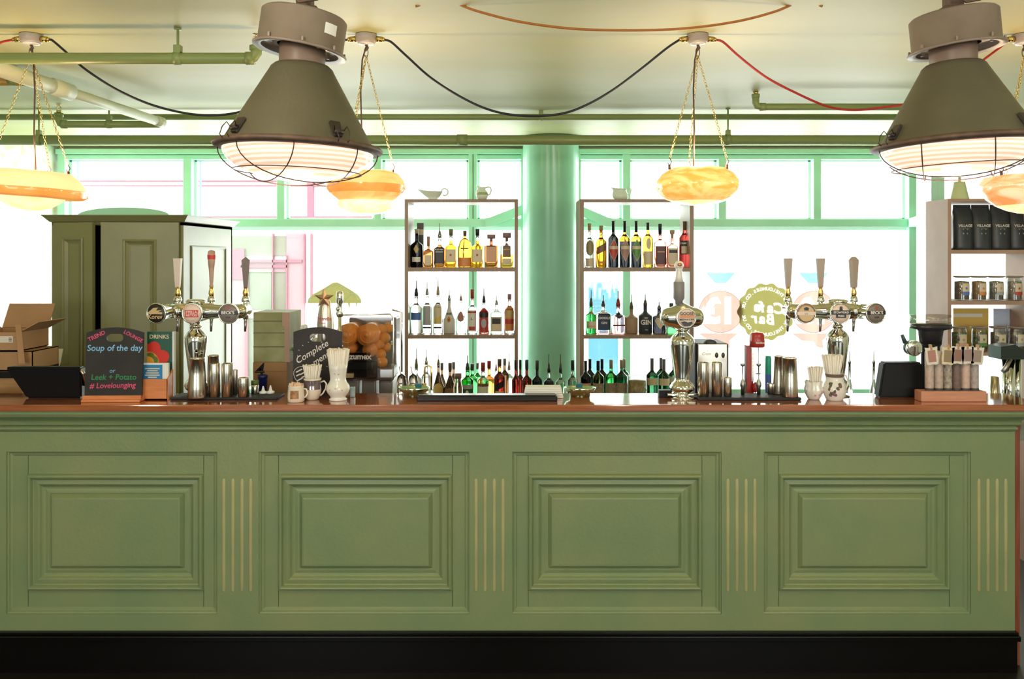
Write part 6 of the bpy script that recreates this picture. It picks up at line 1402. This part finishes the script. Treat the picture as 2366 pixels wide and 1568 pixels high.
g = B(); g.tube([(a_ * ks, -.002, b2 * ks) for a_, b2 in ((-57, 2), (-55, 9), (-46, 16), (-26, 27), (-8, 38), (4, 42), (14, 38), (34, 26), (50, 15), (56, 7), (57, 2))], .004, 6); g.tube([(a_ * ks, -.002, b2 * ks) for a_, b2 in ((20, 2), (30, 14), (44, 24))], .004, 6); g.build('white_line', WHV, t)
PKV = vinyl('faint pink poster film', (.52, .36, .33), .85); BLV = vinyl('pale blue poster film', (.30, .44, .52), .85); FRM = vinyl('grey red line', (.34, .20, .22), .6)
def pound(px, lb):
    zp = WZ + .030
    kp = zp / F; t = thing('price_poster', 'pale pink round one pound poster on the glass, ' + lb, 'poster', (PX(px, zp), zp, PZ(720, zp)), 0)
    g = B(); g.tube([(50 * kp * cos(2 * pi * i / 60), -.002, 48 * kp * sin(2 * pi * i / 60)) for i in range(60)], .0018, 5, closed=True); g.build('ring_line', FRM, t)
    g = B(); letter(g, '£1', 78 * kp, -4 * kp, 0, -.003, bold=.05); film('poster_disc', PKV, t, lambda x, z: math.hypot(x / 50, z / 48) < kp, 51 * kp, .7 * kp, [g])
    B().prism([(-34 * kp, 90 * kp), (34 * kp, 90 * kp), (12 * kp, 66 * kp), (-12 * kp, 66 * kp)], -.001, .001).build('blue_corner', BLV, t)
    B().prism([(-50 * kp, -50 * kp), (40 * kp, -50 * kp), (20 * kp, -66 * kp), (22 * kp, -84 * kp), (6 * kp, -80 * kp), (0, -68 * kp), (-28 * kp, -66 * kp)], -.001, .001).build('pink_lower_print', PKV, t)
    return t
pound(1665, 'left of the olive round sticker'); pound(1880, 'behind the right beer tower')
o = B().box2((PX(1360, WZ + .03), WZ + .030, PZ(912, WZ + .03)), (PX(1428, WZ + .03), WZ + .032, PZ(649, WZ + .03))).build('blue_poster', vinyl('sky blue poster', (.25, .39, .45), .85)); tag(o, 'light blue poster seen behind the gin bottles right of the column', 'poster')
g = B()
for y_ in (692, 700, 708, 716): g.box2((PX(1362, WZ + .03), WZ + .0275, PZ(y_ + 5, WZ + .03)), (PX(1402, WZ + .03), WZ + .0295, PZ(y_, WZ + .03)))
g.build('white_print_block', WHV, o)
# ------------------------------------------------------------------ light
def area(name, loc, rot, sx, sy, e, col):
    l = bpy.data.lights.new(name, 'AREA'); l.shape = 'RECTANGLE'; l.size = sx; l.size_y = sy; l.energy = e; l.color = col
    o = bpy.data.objects.new(name, l); COL.objects.link(o); o.location = loc; o.rotation_euler = rot; return o
# assumed daylight: area lights added at the two assumed windows behind the camera
for x in (-2.7, 2.7): area('window_daylight', (x, -5.0, 1.55), (pi / 2, 0, 0), 2.9, 1.6, 64, (.94, 1, .95))
# daylight through the street windows (helps the sampler find them)
for px0, px1, e_ in ((140, 1204, 1), (1340, 2110, .75)):
    x0, x1 = PX(px0, WZ), PX(px1, WZ)
    area('window_daylight', ((x0 + x1) / 2, WZ + .1, 1.55), (-pi / 2, 0, 0), x1 - x0, 1.9, 130 * e_, (.93, 1, .96))
# assumed warm point lights out of view, for chrome glints and overhead counter light
for x, y in ((-2.4, 1.5), (-.9, 1.7), (.7, 1.6), (2.3, 1.6), (-1.6, -.6), (1.4, -.8)):
    l = bpy.data.lights.new('assumed_ceiling_lamp', 'POINT'); l.energy = 15; l.color = (1, .88, .70); l.shadow_soft_size = .045
    o = bpy.data.objects.new('assumed_ceiling_lamp', l); COL.objects.link(o); o.location = (x, y, CZ - .25)
